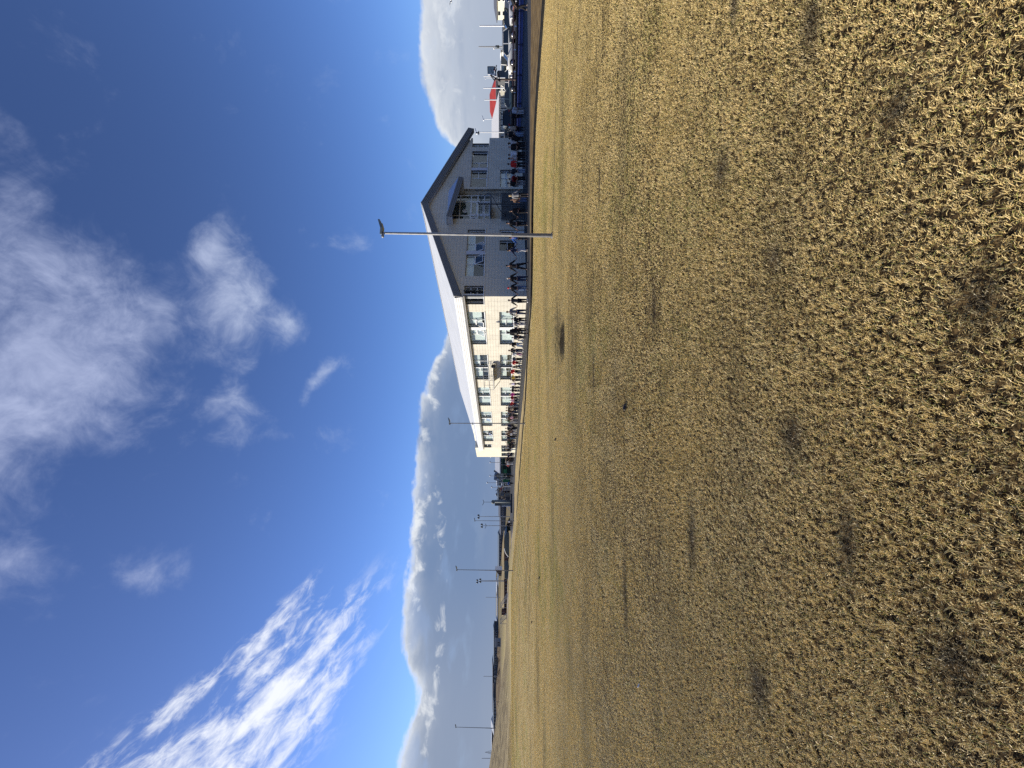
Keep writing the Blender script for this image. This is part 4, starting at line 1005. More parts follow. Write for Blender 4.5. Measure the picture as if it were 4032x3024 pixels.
# flat annexe with white sloping roof
AX = thing('annexe_building', 'single-storey annexe with white sloping roof and gridded windows', 'building', Vector((0, 0, 0)))
Ya = 62.0
def ap(y, x, Yd=Ya): return at(y, x, Yd)
mb = MB(); x0 = ap(560, 1964).x; x1 = ap(378, 1964).x
mb.box(x0, x1, Ya, Ya + 9, PZ - .3, 2.68); part('wall', mb, mat('annexe_wall', (.20, .20, .18), .8, var=.08), AX)
mb = MB(); poly = [ap(562, 1964, Ya - .4), ap(562, 1935.5, Ya + 4), ap(478, 1935.5, Ya + 4), ap(362, 1964, Ya - .4)]
mb.prism(poly, (0, .25, -.25)); part('roof', mb, mat('annexe_roof', (.86, .84, .78), .6, var=.03), AX)
for i, y in enumerate((528, 505, 483, 461, 438, 416, 396)):
    for r_ in range(2):
        a = ap(y + 8, 0).x; b = ap(y - 8, 0).x; z0, z1 = ((1.1, 1.65), (1.75, 2.45))[r_]
        mb = MB(); mb.box(a, b, Ya - .05, Ya - .01, z0, z1); f_ = part('window', mb, M_frame, AX)
        mb = MB(); mb.box(a + .08, (a + b) / 2 - .03, Ya - .07, Ya - .052, z0 + .06, z1 - .06).box((a + b) / 2 + .03, b - .08, Ya - .07, Ya - .052, z0 + .06, z1 - .06); part('pane', mb, mat('pane_pale', (.30, .33, .31), .12), f_)
    mb = MB(); mb.box(ap(y + 12.5, 0).x, ap(y + 9.5, 0).x, Ya - .12, Ya - .01, PZ, 2.6); part('pilaster', mb, mat('annexe_dark', (.09, .10, .10), .7), AX)
# flag poles and lamps on the right
def pole(y, xt, xb, Yd, r_, label, m=M_white, head=False, nm='flag_pole', cat='pole'):
    t = at(y, xt, Yd); b = at(y, xb, Yd); h = t.z - b.z; P = thing(nm, label, cat, b)
    mb = MB(); mb.tube((0, 0, 0), (0, 0, h), r_, r_ * .75, 8); part('pole', mb, m, P)
    mb = MB()
    if head: mb.prism([(-.25, -.12, h - .05), (.5, -.1, h + .15), (.5, .1, h + .15), (-.25, .12, h - .05)], (0, 0, .12)); part('lamp_head', mb, M_white, P)
    else: mb.ball((0, 0, h), r_ * .9, r_ * .9, r_ * .9, 8, 4); part('finial', mb, m, P)
    return P
pole(102, 1890, 2000, 75, .13, 'thick white pole standing behind the white off-road car')
pole(301, 1906, 2000, 80, .11, 'white flag pole right of the red roof beside the play frame')
pole(347, 1905, 1998, 80, .11, 'white flag pole before the middle of the red roof')
pole(393, 1909, 1998, 80, .11, 'white flag pole at the left end of the red roof')
pole(469, 1904, 1995, 66, .06, 'white lamp post before the annexe, nearer to the flag poles', head=True, nm='street_lamp', cat='street lamp')
pole(521, 1877, 1995, 58, .07, 'white lamp post before the annexe beside the gable corner', head=True, nm='street_lamp', cat='street lamp')
pole(308, 1912, 1998, 110, .06, 'thin lamp post behind the flag pole nearest the play frame', head=True, nm='street_lamp', cat='street lamp')
ms = pole(184, 1886, 1980, 120, .16, 'slim grey mast above the long low building', M_steel, nm='mast', cat='mast')
mb = MB(); mb.lathe([(.35, 0), (.35, 1.0), (.2, 1.1)], 8, M=Matrix.Translation((0, 0, 1.1))); part('mast_base', mb, M_darksteel, ms)
rd = at(191, 1945, 125); RDm = thing('radar_dome', 'small white dome on a stem beside the slim grey mast', 'dome', rd)
mb = MB(); mb.ball((0, 0, 0), .24, .24, .24); part('dome', mb, M_white, RDm); mb = MB(); mb.tube((0, 0, -3.2), (0, 0, -.1), .05); part('stem', mb, M_steel, RDm)

# generic house
def house(name, label, y0, y1, xt, xr, xb, Yd, wallm, roofm, rows=(), wn=3, deep=8, gable=False, hip=False, cat='house', rot=0, chim=False):
    """y0>y1 picture rows of the left and right end, xt eaves, xr ridge, xb foot"""
    a = at(y0, xb, Yd); b = at(y1, xb, Yd); wd = b.x - a.x; ze = EYE + (HX - xt) / F * Yd - a.z; zr = EYE + (HX - xr) / F * Yd - a.z
    Hs = thing(name, label, cat, Vector((a.x, Yd, a.z)))
    mb = MB(); mb.box(0, wd, 0, deep, -1.5, ze)
    if gable: mb.prism([(0, 0, ze), (wd, 0, ze), (wd / 2, 0, zr)], (0, deep, 0))
    part('wall', mb, wallm, Hs)
    mb = MB(); o = .35
    if gable:
        for q in ((-o, ze - o * (zr - ze) / (wd / 2)), (wd + o, ze - o * (zr - ze) / (wd / 2))):
            mb.prism([(q[0], -o, q[1]), (wd / 2, -o, zr + .02), (wd / 2, -o, zr + .22), (q[0], -o, q[1] + .2)], (0, deep + 2 * o, 0))
    elif hip:
        k = min(wd * .3, deep * .5)
        vs = [(-o, -o, ze), (wd + o, -o, ze), (wd + o, deep + o, ze), (-o, deep + o, ze), (k, deep / 2, zr), (wd - k, deep / 2, zr)]
        mb.add(vs, [(0, 1, 5, 4), (1, 2, 5), (2, 3, 4, 5), (3, 0, 4), (3, 2, 1, 0)])
    else:
        mb.prism([(-o, -o, ze), (-o, deep / 2, zr), (-o, deep + o, ze), (-o, deep + o, ze - .15), (-o, -o, ze - .15)], (wd + 2 * o, 0, 0))
    rf = part('roof', mb, roofm, Hs)
    if chim: mb = MB(); mb.box(wd * .6, wd * .6 + .5, deep * .4, deep * .4 + .5, zr - .6, zr + .6); part('chimney', mb, wallm, rf)
    for (zf0, zf1) in rows:
        for i in range(wn):
            cx = wd * (i + .5) / wn; ww = min(1.2, wd / wn * .5) / 2
            mb = MB(); mb.box(cx - ww - .08, cx + ww + .08, -.06, -.01, zf0 * ze - .08, zf1 * ze + .08); f_ = part('window', mb, M_white, Hs)
            mb = MB(); mb.box(cx - ww, cx + ww, -.075, -.062, zf0 * ze, zf1 * ze); part('pane', mb, M_cglass, f_)
    return Hs
M_cream = mat('cream_wall', (.66, .62, .48), .8, var=.05); M_redroof = mat('red_roof', (.38, .045, .035), .6, var=.12, vscale=.5)
M_groof = mat('grey_roof', (.12, .13, .15), .7, var=.1); M_dwall = mat('dark_wall', (.05, .055, .065), .8, var=.2, vscale=.4)
M_gwall = mat('grey_wall', (.16, .155, .14), .8, var=.15); M_wwall = mat('white_wall', (.66, .66, .62), .8, var=.05)
M_proof = mat('pale_roof', (.52, .55, .58), .6, var=.06, vscale=.3); M_bluroof = mat('bluish_roof', (.16, .20, .23), .6, var=.1)
def lit_house(name, label, y, Yd, xt, xr, xb, ang, w_, dp_, roofm, n, hip=True, rows=((.2, .42), (.62, .85))):
    """house seen over its near corner: the sunlit long side runs away to the left"""
    a = at(y, xb, Yd); ze = EYE + (HX - xt) / F * Yd - a.z; zr = EYE + (HX - xr) / F * Yd - a.z
    Hs = thing(name, label, 'house', a, ang)
    mb = MB(); mb.box(0, w_, 0, dp_, -1.5, ze); part('wall', mb, M_cream, Hs); o = .5; mb = MB()
    k = min(w_, dp_) * .5
    if hip:
        r0, r1 = ((w_ / 2, k), (w_ / 2, dp_ - k)) if dp_ > w_ else ((k, dp_ / 2), (w_ - k, dp_ / 2))
        vs = [(-o, -o, ze), (w_ + o, -o, ze), (w_ + o, dp_ + o, ze), (-o, dp_ + o, ze), (*r0, zr), (*r1, zr)]
        fs = [(0, 1, 4), (1, 2, 5, 4), (2, 3, 5), (3, 0, 4, 5), (3, 2, 1, 0)] if dp_ > w_ else [(0, 1, 5, 4), (1, 2, 5), (2, 3, 4, 5), (3, 0, 4), (3, 2, 1, 0)]
        mb.add(vs, fs)
    else: mb.prism([(-o, -o, ze), (w_ / 2, -o, zr), (w_ + o, -o, ze), (w_ + o, -o, ze - .25), (-o, -o, ze - .25)], (0, dp_ + 2 * o, 0))
    part('roof', mb, roofm, Hs); mb = MB(); mb.tube((-o, -o, ze - .1), (-o, dp_ + o, ze - .1), .12); part('gutter', mb, M_groof, Hs)
    for f0, f1 in rows:
        for i in range(n):
            cy = dp_ * (i + .5) / n; h2 = min(.7, dp_ / n * .28)
            mb = MB(); mb.box(-.06, -.01, cy - h2 - .1, cy + h2 + .1, f0 * ze - .1, f1 * ze + .1); f_ = part('window', mb, M_white, Hs)
            mb = MB(); mb.box(-.075, -.062, cy - h2, cy + h2, f0 * ze, f1 * ze); part('pane', mb, M_cglass, f_)
    return Hs
lit_house('cream_house', 'cream two-storey house with grey roof at the right edge', -240, 116, 1949, 1936, 1998, R(4), 10, 24, M_groof, 5, hip=False)
lit_house('red_roofed_house', 'cream house with a large red hipped roof', 318, 92, 1952, 1925, 2000, R(46), 6, 9.5, M_redroof, 4)
house('long_hall', 'long low white hall with dark window band on the right horizon', 268, -60, 1980, 1977, 1992, 140, M_wwall, M_groof, rows=((.3, .6),), wn=12, deep=3, cat='building')
house('small_shed', 'small white box building above the long low hall', 206, 196, 1971, 1969, 1980, 138, M_wwall, M_white, deep=3, cat='building')
# timber play frame with glazed panel and grey box
PF = thing('play_frame', 'dark timber play tower with pale net panel and crossed beams', 'play equipment', at(300, 2030, 50) * 1)
o_ = PF.location.copy(); PF.location = Vector((o_.x, o_.y, PZ))
def lp_(y, x, dy=0.0): v = at(y, x, 50 + dy); return (v.x - PF.location.x, dy, v.z - PZ)
mb = MB()
for a, b in (((262, 1947), (297, 1953)), ((297, 1935), (322, 1970)), ((257, 1955), (268, 1952)), ((270, 1955), (300, 1948)), ((290, 1962), (318, 1968)), ((296, 1931), (318, 1948))): mb.tube(lp_(*a), lp_(*b), .06, n=6)
part('crossed_beams', mb, M_dwood, PF)
for y in (311, 314):
    mb = MB(); mb.tube(lp_(y, 2030), lp_(y, 1947), .07, n=6); part('post', mb, mat('post_wood', (.13, .09, .07), .8, var=.2, vscale=5), PF)
mb = MB(); mb.tube(lp_(262, 1920), lp_(262, 1945), .035).tube(lp_(262, 1920), lp_(292, 1921), .035).tube(lp_(265, 1945), lp_(292, 1945), .03).tube(lp_(270, 1932), lp_(290, 1940), .03); part('panel_frame', mb, M_darksteel, PF)
mb = MB(); mb.tube(lp_(293, 1921), lp_(293, 1952), .08); part('white_post', mb, M_white, PF)
a = lp_(291, 1944); b = lp_(263, 1921); mb = MB(); mb.box(a[0], b[0], .0, .02, a[2], b[2]); part('net_panel', mb, mat('net_panel', (.34, .40, .38), .5), PF)
a = lp_(298, 1988); b = lp_(270, 1956); mb = MB(); mb.box(a[0], b[0], .3, 1.6, a[2], b[2] - .15).prism([(a[0], .3, b[2] - .15), (b[0], .3, b[2] - .15), (b[0] - .2, .3, b[2])], (0, 1.3, 0)); part('grey_box', mb, mat('box_grey', (.10, .105, .11), .7), PF)
mb = MB(); mb.box(lp_(304, 0)[0], lp_(301, 0)[0], .1, .2, lp_(0, 1989)[2], lp_(0, 1960)[2]); part('white_board', mb, M_white, PF)
mb = MB(); a = lp_(277, 1950); mb.prism([(a[0], 0, a[2]), (a[0] + .25, 0, a[2] + .1), (a[0] + .1, 0, a[2] + .3)], (0, .05, 0)); part('red_pennant', mb, H_['red'], PF)
for (yy, xx, sz, mm, nm, lab) in ((1604, 2473, .05, M_shoeB, 'clod', 'black clod lying on the middle of the lawn'), (1730, 2190, .06, M_shoeB, 'clod', 'small dark clod on the lawn before the second lamp post'),
        (2275, 2125, .07, M_shoeB, 'clod', 'small dark clod on the left lawn below the striped shelter'), (2450, 2101, .07, M_shoeB, 'clod', 'small dark clod on the lawn farthest to the left'),
        (2700, 2522, .022, M_white, 'litter', 'white scrap of litter on the left lawn'), (95, 2135, .05, M_white, 'litter', 'white scrap of litter by the kerb near the blue boards'), (243, 2128, .05, M_white, 'litter', 'white scrap of litter on the lawn beside the kerb'),
        (2335, 2045, .10, M_white, 'litter', 'white scrap of litter on the far lawn before the pitch boards')):
    Yd = (EYE + .1) * F / (xx - HX); X = (CY - yy) / F * Yd; mb = MB(); r5 = random.Random(yy)
    mb.ball((0, 0, .02), sz, sz * .6, sz * .5, 7, 4); mb.ball((sz * .7, sz * .2, .01), sz * .5, sz * .4, sz * .3, 6, 3); mb.ball((-sz * .6, -.2 * sz, .03), sz * .4, sz * .4, sz * .5, 6, 3)
    mb.v = [(a + r5.uniform(-.15, .15) * sz, b + r5.uniform(-.15, .15) * sz, c + r5.uniform(-.1, .1) * sz) for a, b, c in mb.v]
    o = link(nm, mb.mesh(nm, mm), None, (X, Yd, terrain(X, Yd) + .01)); tag(o, lab, nm)
# bushes behind the white car: dark shrub near the annexe
gull = thing('gull', 'white gull gliding near the right edge of the sky', 'bird', at(3, 1776, 40))
mb = MB(); mb.ball((0, 0, 0), .10, .24, .08, 8, 5); part('body', mb, M_white, gull)
mb = MB(); mb.prism([(0, -.08, .04), (.35, -.02, .14), (.62, .1, .06), (.33, .10, .12), (0, .1, .04)], (0, 0, .012)); part('wing', mb, M_white, gull)
mb = MB(); mb.prism([(0, .1, .04), (-.33, .10, .12), (-.62, .1, .06), (-.35, -.02, .14), (0, -.08, .04)], (0, 0, .012)); part('wing', mb, M_white, gull)

# ------------------------------------------------------------------ middle distance on the left
house('grey_house', 'grey house with broad white-edged roof beyond the green fence', 1860, 1796, 1969, 1948, 2012, 118, M_gwall, M_proof, rows=((.45, .72),), wn=5, deep=9)
house('stone_house', 'dark stone house with steep gable beside the white house', 1886, 1857, 1966, 1951, 2010, 126, M_gwall, M_groof, rows=((.5, .75),), wn=2, deep=9, gable=True, chim=True)
house('gabled_white_house', 'narrow white house with pointed gable', 1895, 1880, 1966, 1947, 2008, 130, M_wwall, M_groof, rows=((.4, .55), (.7, .85)), wn=2, gable=True)
house('white_house', 'white house with dark windows left of the pointed gable', 1912, 1895, 1956, 1953, 2008, 132, M_wwall, M_white, rows=((.35, .5), (.68, .85)), wn=3)
house('dark_cottage', 'low dark house behind the playground', 1976, 1945, 1962, 1955, 2008, 125, M_dwall, M_bluroof, rows=((.4, .7),), wn=3)
house('tan_house', 'tan house wall behind the playground climbing frames', 1946, 1918, 1978, 1974, 2008, 120, mat('tan_wall', (.24, .18, .12), .8, var=.2), M_proof, rows=((.4, .7),), wn=3)
for y, xt, Yd, lab in ((1799, 1932, 90, 'lamp on the wall corner past the end block'), (1821, 1930, 105, 'thin lamp post above the grey house'), (1874, 1929, 112, 'thin lamp post above the stone house'), (1901, 1918, 105, 'thin lamp post above the white house'), (1919, 1936, 105, 'thin lamp post over the playground'), (1948, 1953, 115, 'short lamp post beside the grey tower')):
    P = pole(y, xt, 2008, Yd, .07, lab, M_steel, nm='street_lamp', cat='street lamp')
    hh = EYE + (HX - xt) / F * Yd - (EYE + (HX - 2008) / F * Yd)
    mb = MB(); mb.ball((.1, 0, hh), .28, .2, .18, 8, 4); part('lamp_head', mb, M_white, P)
# football cage with green boards and netting posts
GC = thing('football_cage', 'green football cage with mesh walls and steel posts', 'fence', Vector((0, 0, 0)))
M_green = mat('green_board', (.035, .19, .06), .6, var=.2, vscale=.8); M_dgreen = mat('dark_net', (.012, .03, .018), .8)
Yc = 98.0
mb = MB(); a = at(1866, 0, Yc).x; b = at(1797, 0, Yc).x; mb.box(a, b, Yc, Yc + .1, .2, 2.5); part('dark_net', mb, M_dgreen, GC)
for (ya, yb, xa, xb_) in ((1863, 1848, 1983, 1996), (1899, 1887, 1981, 2006)):
    mb = MB(); p = at(ya, xb_, Yc - .3); q = at(yb, xa, Yc - .3); mb.box(p.x, q.x, Yc - .35, Yc - .28, p.z, q.z); part('green_board', mb, M_green, GC)
for y in (1803, 1830, 1866, 1876, 1886, 1899, 1912):
    mb = MB(); p = at(y, 2009, Yc - .2); mb.tube((p.x, Yc - .2, 0.0), (p.x, Yc - .2, 2.9), .06, n=6); part('cage_post', mb, M_steel, GC)
mb = MB(); 
for z in (1.2, 2.2, 2.9): mb.tube((at(1912, 0, Yc).x, Yc - .2, z), (at(1800, 0, Yc).x, Yc - .2, z), .035, n=5)
part('cage_rail', mb, mat('cage_green', (.08, .16, .10), .6), GC)
mb = MB(); mb.box(at(1899, 0, Yc).x, at(1866, 0, Yc).x, Yc + 5, Yc + 5.1, .1, 2.0); part('rear_board', mb, M_dgreen, GC)
GF = thing('goal_frame', 'dark box-shaped goal shelter with pale diagonal bar', 'goal', at(1915, 2011, 92))
w_ = at(1901, 0, 92).x - at(1915, 0, 92).x
mb = MB(); mb.box(0, w_, .6, .7, 0, 1.6).box(0, w_, 0, .7, 1.55, 1.65); part('net_box', mb, M_dwall, GF)
mb = MB(); mb.tube((0, 0, 0), (0, 0, 1.65), .05).tube((w_, 0, 0), (w_, 0, 1.65), .05).tube((0, 0, 1.65), (w_, 0, 1.65), .05).tube((.1, -.05, .2), (w_ * .8, -.05, 1.4), .045); part('goal_bar', mb, M_white, GF)
# playground climbing frames
for i, (ya, yb, xa, xb_, m, lab) in enumerate(((1930, 1919, 1976, 2010, M_steel, 'steel climbing frame in the playground, nearest the goal shelter'), (1942, 1931, 1980, 2009, M_dwood, 'dark timber climbing tower in the playground'), (1953, 1944, 1958, 2010, M_conc, 'pale play tower with slim roof in the playground'))):
    Yd = 94 + i * 2; p = at(ya, xb_, Yd); q = at(yb, xa, Yd); w_ = q.x - p.x; h = q.z - p.z
    P = thing('climbing_frame', lab, 'play equipment', p, 0, 'play equipment left of the school')
    for xx in (0, w_):
        for yy in (0, 1.1): mb = MB(); mb.tube((xx, yy, 0), (xx, yy, h), .05, n=6); part('post', mb, m, P)
    mb = MB(); mb.box(0, w_, 0, 1.1, h * .5, h * .56).box(0, w_, -.02, .02, h * .56, h * .75).box(0, w_ * .9, .5, .55, .1, h * .45); part('deck', mb, m, P)
    mb = MB(); mb.prism([(-.1, -.1, h), (w_ + .1, -.1, h), (w_ / 2, -.1, h + .35)], (0, 1.3, 0)); part('roof', mb, (M_redroof, M_groof, M_gwall)[i], P)
# grey tower with rounded top and the shed beside it
Yt = 96
TW = thing('grey_tower', 'slim grey-green tower with round top and knobs on one side', 'tower', at(1974.5, 2013, Yt))
h = at(0, 1934, Yt).z - at(0, 2013, Yt).z; M_tow = mat('tower_grey', (.17, .19, .18), .8, var=.12)
mb = MB(); mb.lathe([(.33, -1), (.33, h - .7)], 14); part('shaft', mb, M_tow, TW)
mb = MB(); mb.ball((-.12, 0, h - .45), .5, .45, .45, 12, 7); part('round_top', mb, M_tow, TW)
for k in range(4): mb = MB(); mb.ball((.36, 0, h - 1.1 - k * .3), .08, .08, .08, 8, 4); part('knob', mb, M_tow, TW)
SH = thing('tower_shed', 'grey shed with dark upper half and bright white edge left of the tower', 'shed', at(1993, 2013, Yt + .2))
w_ = at(1980, 0, Yt).x - at(1993, 0, Yt).x; h = at(0, 1948, Yt).z - at(0, 2013, Yt).z
mb = MB(); mb.box(.1, w_, 0, 2, -1, h * .58); part('lower_wall', mb, M_tow, SH)
mb = MB(); mb.box(.1, w_, 0, 2, h * .58, h); part('upper_wall', mb, mat('shed_dark', (.06, .075, .09), .7), SH)
mb = MB(); mb.box(-.06, .1, -.05, 2, 0, h * .58); part('white_edge', mb, M_white, SH)
mb = MB(); mb.prism([(-.06, -.05, h * .26), (-.9, -.05, h * .1), (-.9, -.05, h * .1 + .12), (-.06, -.05, h * .26 + .14)], (0, .12, 0)); part('white_brace', mb, M_white, SH)
VL = pole(1977, 1904, 1940, Yt + 1, .05, 'forked lamp above the grey tower', M_darksteel, nm='street_lamp', cat='street lamp')
def fork(P, h):
    mb = MB(); mb.tube((0, 0, h - .1), (-.75, 0, h + .25), .06, n=5).tube((0, 0, h - .1), (.55, 0, h + .15), .06, n=5); part('forked_arm', mb, M_darksteel, P)
fork(VL, at(0, 1904, Yt + 1).z - at(0, 1940, Yt + 1).z)
def flood(y, xt, Yd, label, fk=False, n=2):
    b = at(y, 2008, Yd); h = at(y, xt, Yd).z - b.z
    P = thing('floodlight_mast', label, 'floodlight mast', b, 0, 'floodlight masts round the pitches')
    mb = MB(); mb.tube((0, 0, 0), (0, 0, h - .2), .10, .06, 8); part('pole', mb, M_steel, P)
    mb = MB(); mb.box(-.55, .55, -.04, .04, h - .25, h - .17); part('crossbar', mb, M_darksteel, P)
    for s_ in (-1, 1): mb = MB(); mb.ball((s_ * .34, -.05, h), .28, .2, .30, 10, 5); part('floodlight', mb, M_darksteel, P)
    if fk: fork(P, h - 1.1)
    return P
flood(2034, 1884, 108, 'floodlight mast nearest to the grey tower'); flood(2070, 1897, 108, 'floodlight mast with forked arms left of the slender lamp post', fk=True)
flood(2286, 1891, 112, 'shorter mast of the overlapping pair beside the striped shelter'); flood(2289, 1879, 118, 'taller mast of the overlapping pair beside the striped shelter')
flood(2384, 0, 0, '') if False else None
# low dark wall along the yard edge, skate ramps, pitch boards
Yw = 92
LW = thing('low_dark_wall', 'low black wall along the yard edge below the grey tower', 'wall', at(2020, 2019, Yw)); w_ = at(1945, 0, Yw).x - LW.location.x
mb = MB(); mb.box(0, w_, 0, .3, 0, (2019 - 2010.5) / F * Yw); part('wall', mb, M_shoeB, LW)
Yr = 99.0
M_ramp = mat('ramp_teal', (.06, .085, .09), .6, var=.2, vscale=.6)
RP = thing('skate_ramp', 'long curved grey skate ramp with pale rim', 'ramp', Vector((0, 0, 0)))
def arc(y0, y1, xa, xb_, k=12):
    """quarter curve profile in the picture rows y0..y1 from height xa to foot xb"""
    return [(y0 + (y1 - y0) * i / k, xb_ - (xb_ - xa) * (1 - math.sin(math.pi / 2 * (1 - i / k))) ** 1.0) for i in range(k + 1)]
mb = MB(); prof = [(2096, 2002), (2096, 1996)] + [(2096 + 28 * i / 8, 1996 - 10 * math.sin(math.pi / 2 * i / 8)) for i in range(1, 9)] + [(2160, 1987)] + [(2160 + 32 * i / 10, 1987 + 15 * (i / 10) ** 1.8) for i in range(1, 11)]
pp = [at(y, x, Yr) for y, x in prof]; base = at(0, 2004, Yr).z
for p, q in zip(pp[1:-1], pp[2:]):
    mb.add([(p.x, Yr, base), (q.x, Yr, base), (q.x, Yr, max(q.z, base + .02)), (p.x, Yr, max(p.z, base + .02)), (p.x, Yr + 5, base), (q.x, Yr + 5, base), (q.x, Yr + 5, max(q.z, base + .02)), (p.x, Yr + 5, max(p.z, base + .02))], [(0, 1, 2, 3), (3, 2, 6, 7), (5, 4, 7, 6)])
part('ramp_body', mb, M_ramp, RP)
mb = MB(); rimp = [at(2160 + 32 * i / 10, 1986.5 + 15 * (i / 10) ** 1.8, Yr - .1) for i in range(0, 11)]
for p, q in zip(rimp[:-1], rimp[1:]): mb.tube(p, q, .10, n=5)
part('ramp_rim', mb, M_white, RP)
RB = thing('grey_block', 'grey-green concrete block between the two boarded pitches', 'block', at(2278, 2003, Yr)); w_ = at(2230, 0, Yr).x - RB.location.x
mb = MB(); mb.box(0, w_, 0, 3, 0, 1.05); part('block', mb, M_ramp, RB); mb = MB(); mb.box(-.15, 0, -.02, .2, 0, .7); part('pale_post', mb, M_conc, RB)
M_maroon = mat('maroon_board', (.055, .018, .018), .6, var=.2, vscale=1); M_emb = mat('emblem', (.20, .17, .16), .7)
def boards(label, ya, yb, Yd, n):
    BBx = thing('pitch_boards', label, 'fence', at(ya, 2002, Yd)); wd = at(yb, 0, Yd).x - BBx.location.x; h = 16.5 / F * Yd
    for i in range(n):
        a, b = wd * i / n, wd * (i + 1) / n
        mb = MB(); mb.box(a + .02, b - .02, 0, .08, -.2, h); bd = part('board', mb, M_maroon, BBx)
        c = (a + b) / 2; mb = MB(); mb.box(c - .17, c + .17, -.015, -.003, h * .36, h * .72); part('emblem', mb, M_emb, bd)
    mb = MB(); mb.box(0, wd, -.02, .12, h, h + .05); part('top_rail', mb, M_dwood, BBx)
    return BBx
boards('dark red boards with small pale squares, left of the grey block', 2420, 2279, 103, 10)
boards('dark red boards behind the curved skate ramp', 2245, 2100, 112, 10)
PG = thing('pitch_gate', 'taller dark red goal box at the left end of the pitch boards', 'goal box', at(2422, 2002, 102)); w_ = at(2402, 0, 102).x - PG.location.x
mb = MB(); mb.box(0, w_, 0, .8, -.2, 1.75); part('box', mb, M_maroon, PG); mb = MB(); mb.box(w_ * .5, w_ * .62, -.02, -.004, 1.0, 1.65); part('pale_stripe', mb, M_emb, PG)
# embankments and paths behind the boards
def bank(name, pts, Yd, dy, m):
    """ridge: list of picture (y, x) of the crest; the slope runs down towards the camera"""
    mb = MB(); n = len(pts); vs = []
    for y, x in pts:
        c = at(y, x, Yd + dy); vs += [(c.x, Yd + dy, c.z), ((CY - y) / F * Yd, Yd, min(c.z, terrain((CY - y) / F * Yd, Yd)) - .3), (c.x, Yd + dy * 2.4, terrain(c.x, Yd + dy * 2.4) - .5)]
    fs = []
    for i in range(n - 1):
        a, b = 3 * i, 3 * i + 3; fs += [(a + 1, a, b, b + 1), (a, a + 2, b + 2, b)]
    mb.add(vs, fs, 0, True); return struct(name, mb, m)
M_heath = mat('heath', (.11, .075, .045), .95, col2=(.20, .15, .085), vscale=.35, bump=1, bscale=3, spec=.05)
M_tanb = mat('tan_grass', (.28, .22, .12), .95, col2=(.40, .32, .18), vscale=.3, bump=.8, bscale=4, spec=.05)
M_oliv = mat('olive_field', (.17, .15, .065), .95, col2=(.27, .23, .10), vscale=.05, bump=.6, bscale=3, spec=.05)
bank('embankment', [(2090, 1984), (2140, 1978), (2190, 1975), (2240, 1977), (2300, 1973), (2350, 1971), (2400, 1973), (2440, 1980)], 118, 12, M_tanb)
bank('heath_slope', [(2480, 1975), (2540, 1966), (2556, 1958), (2580, 1957), (2605, 1965), (2650, 1962), (2700, 1953), (2760, 1953), (2820, 1955), (2880, 1953), (2960, 1950), (3040, 1946)], 150, 20, M_heath)
# sand / gravel path before the boards
pth = MB(); q0 = [at(y, x, Yd) for y, x, Yd in ((2450, 2010, 88), (2380, 2012, 88), (2300, 2013, 88), (2190, 2014, 88), (2110, 2016, 88))]
for p, q in zip(q0[:-1], q0[1:]): pth.prism([(p.x, 88, terrain(p.x, 88) - .3), (q.x, 88, terrain(q.x, 88) - .3), (q.x, 96, terrain(q.x, 96) - .3), (p.x, 96, terrain(p.x, 96) - .3)], (0, 0, .33))
struct('gravel_path', pth, mat('gravel', (.36, .29, .22), .9, var=.15, vscale=.5))
# goals
def goal(y0, y1, Yd, label):
    b = at(y0, 2002, Yd); w_ = at(y1, 0, Yd).x - b.x; P = thing('football_goal', label, 'goal', Vector((b.x, Yd, terrain(b.x, Yd))), 0, 'football goals')
    h = 1.55; mb = MB(); mb.path([(0, 0, 0), (0, 0, h), (0, -1.9, h), (0, -1.9, 0)], .05).path([(0, 0, h), (w_, .8, 0)], .05).path([(0, -1.9, h), (w_, -1.1, 0)], .05).path([(0, 0, .05), (w_, .8, .05)], .05); part('goal_frame', mb, M_steel, P)
    mb = MB()
    for i in range(9):
        f = i / 8; mb.tube((0, -1.9 + 1.9 * f, h), (w_, -1.1 + 1.9 * f, 0), .012, n=3)
        mb.tube((w_ * f, .8 * f, h * (1 - f)), (w_ * f, -1.9 + .8 * f, h * (1 - f)), .012, n=3)
        mb.tube((w_ * f, .8 * f, 0), (w_ * f, .8 * f, h * (1 - f)), .012, n=3)
    part('net', mb, mat('net', (.45, .46, .44), .8), P)
goal(2375, 2340, 95, 'football goal with white net before the pitch boards'); goal(2438, 2421, 99, 'football goal with slack net left of the dark red box')
# striped shelter
SS = thing('striped_shelter', 'row of tilted pale and dark slabs on the slope behind the third lamp post', 'shelter', at(2268, 1977, 135))
for k in range(6):
    y = 2243 + k * 4.2; a = at(y, 1976, 135); t_ = at(y + 3, 1949 + k * 3.2, 135)
    mb = MB(); px_ = a.x - SS.location.x
    mb.prism([(px_ - .3, 0, 0), (px_, 0, 0), (px_, 0, (t_.z - SS.location.z)), (px_ - .3, 0, (t_.z - SS.location.z) - .15)], (0, 2.5, 0)); part('slab', mb, (M_white, M_dwood, M_gwall)[(0, 1, 2, 1, 2, 1)[k]], SS)
# kiosk
KS = thing('kiosk', 'small grey hut with two black openings on the far field', 'hut', at(2547, 1978, 150)); w_ = at(2525, 0, 150).x - KS.location.x; h = 28 / F * 150
mb = MB(); mb.box(0, w_, 0, 2, -.5, h); part('wall', mb, mat('kiosk_wall', (.22, .23, .24), .7), KS)
mb = MB(); mb.box(-.1, w_ + .1, -.1, 2.1, h, h + .12); part('roof', mb, M_white, KS)
for k in (.2, .62): mb = MB(); mb.box(w_ * k, w_ * k + .5, -.03, -.01, h * .35, h * .68); part('opening', mb, M_shoeB, KS)
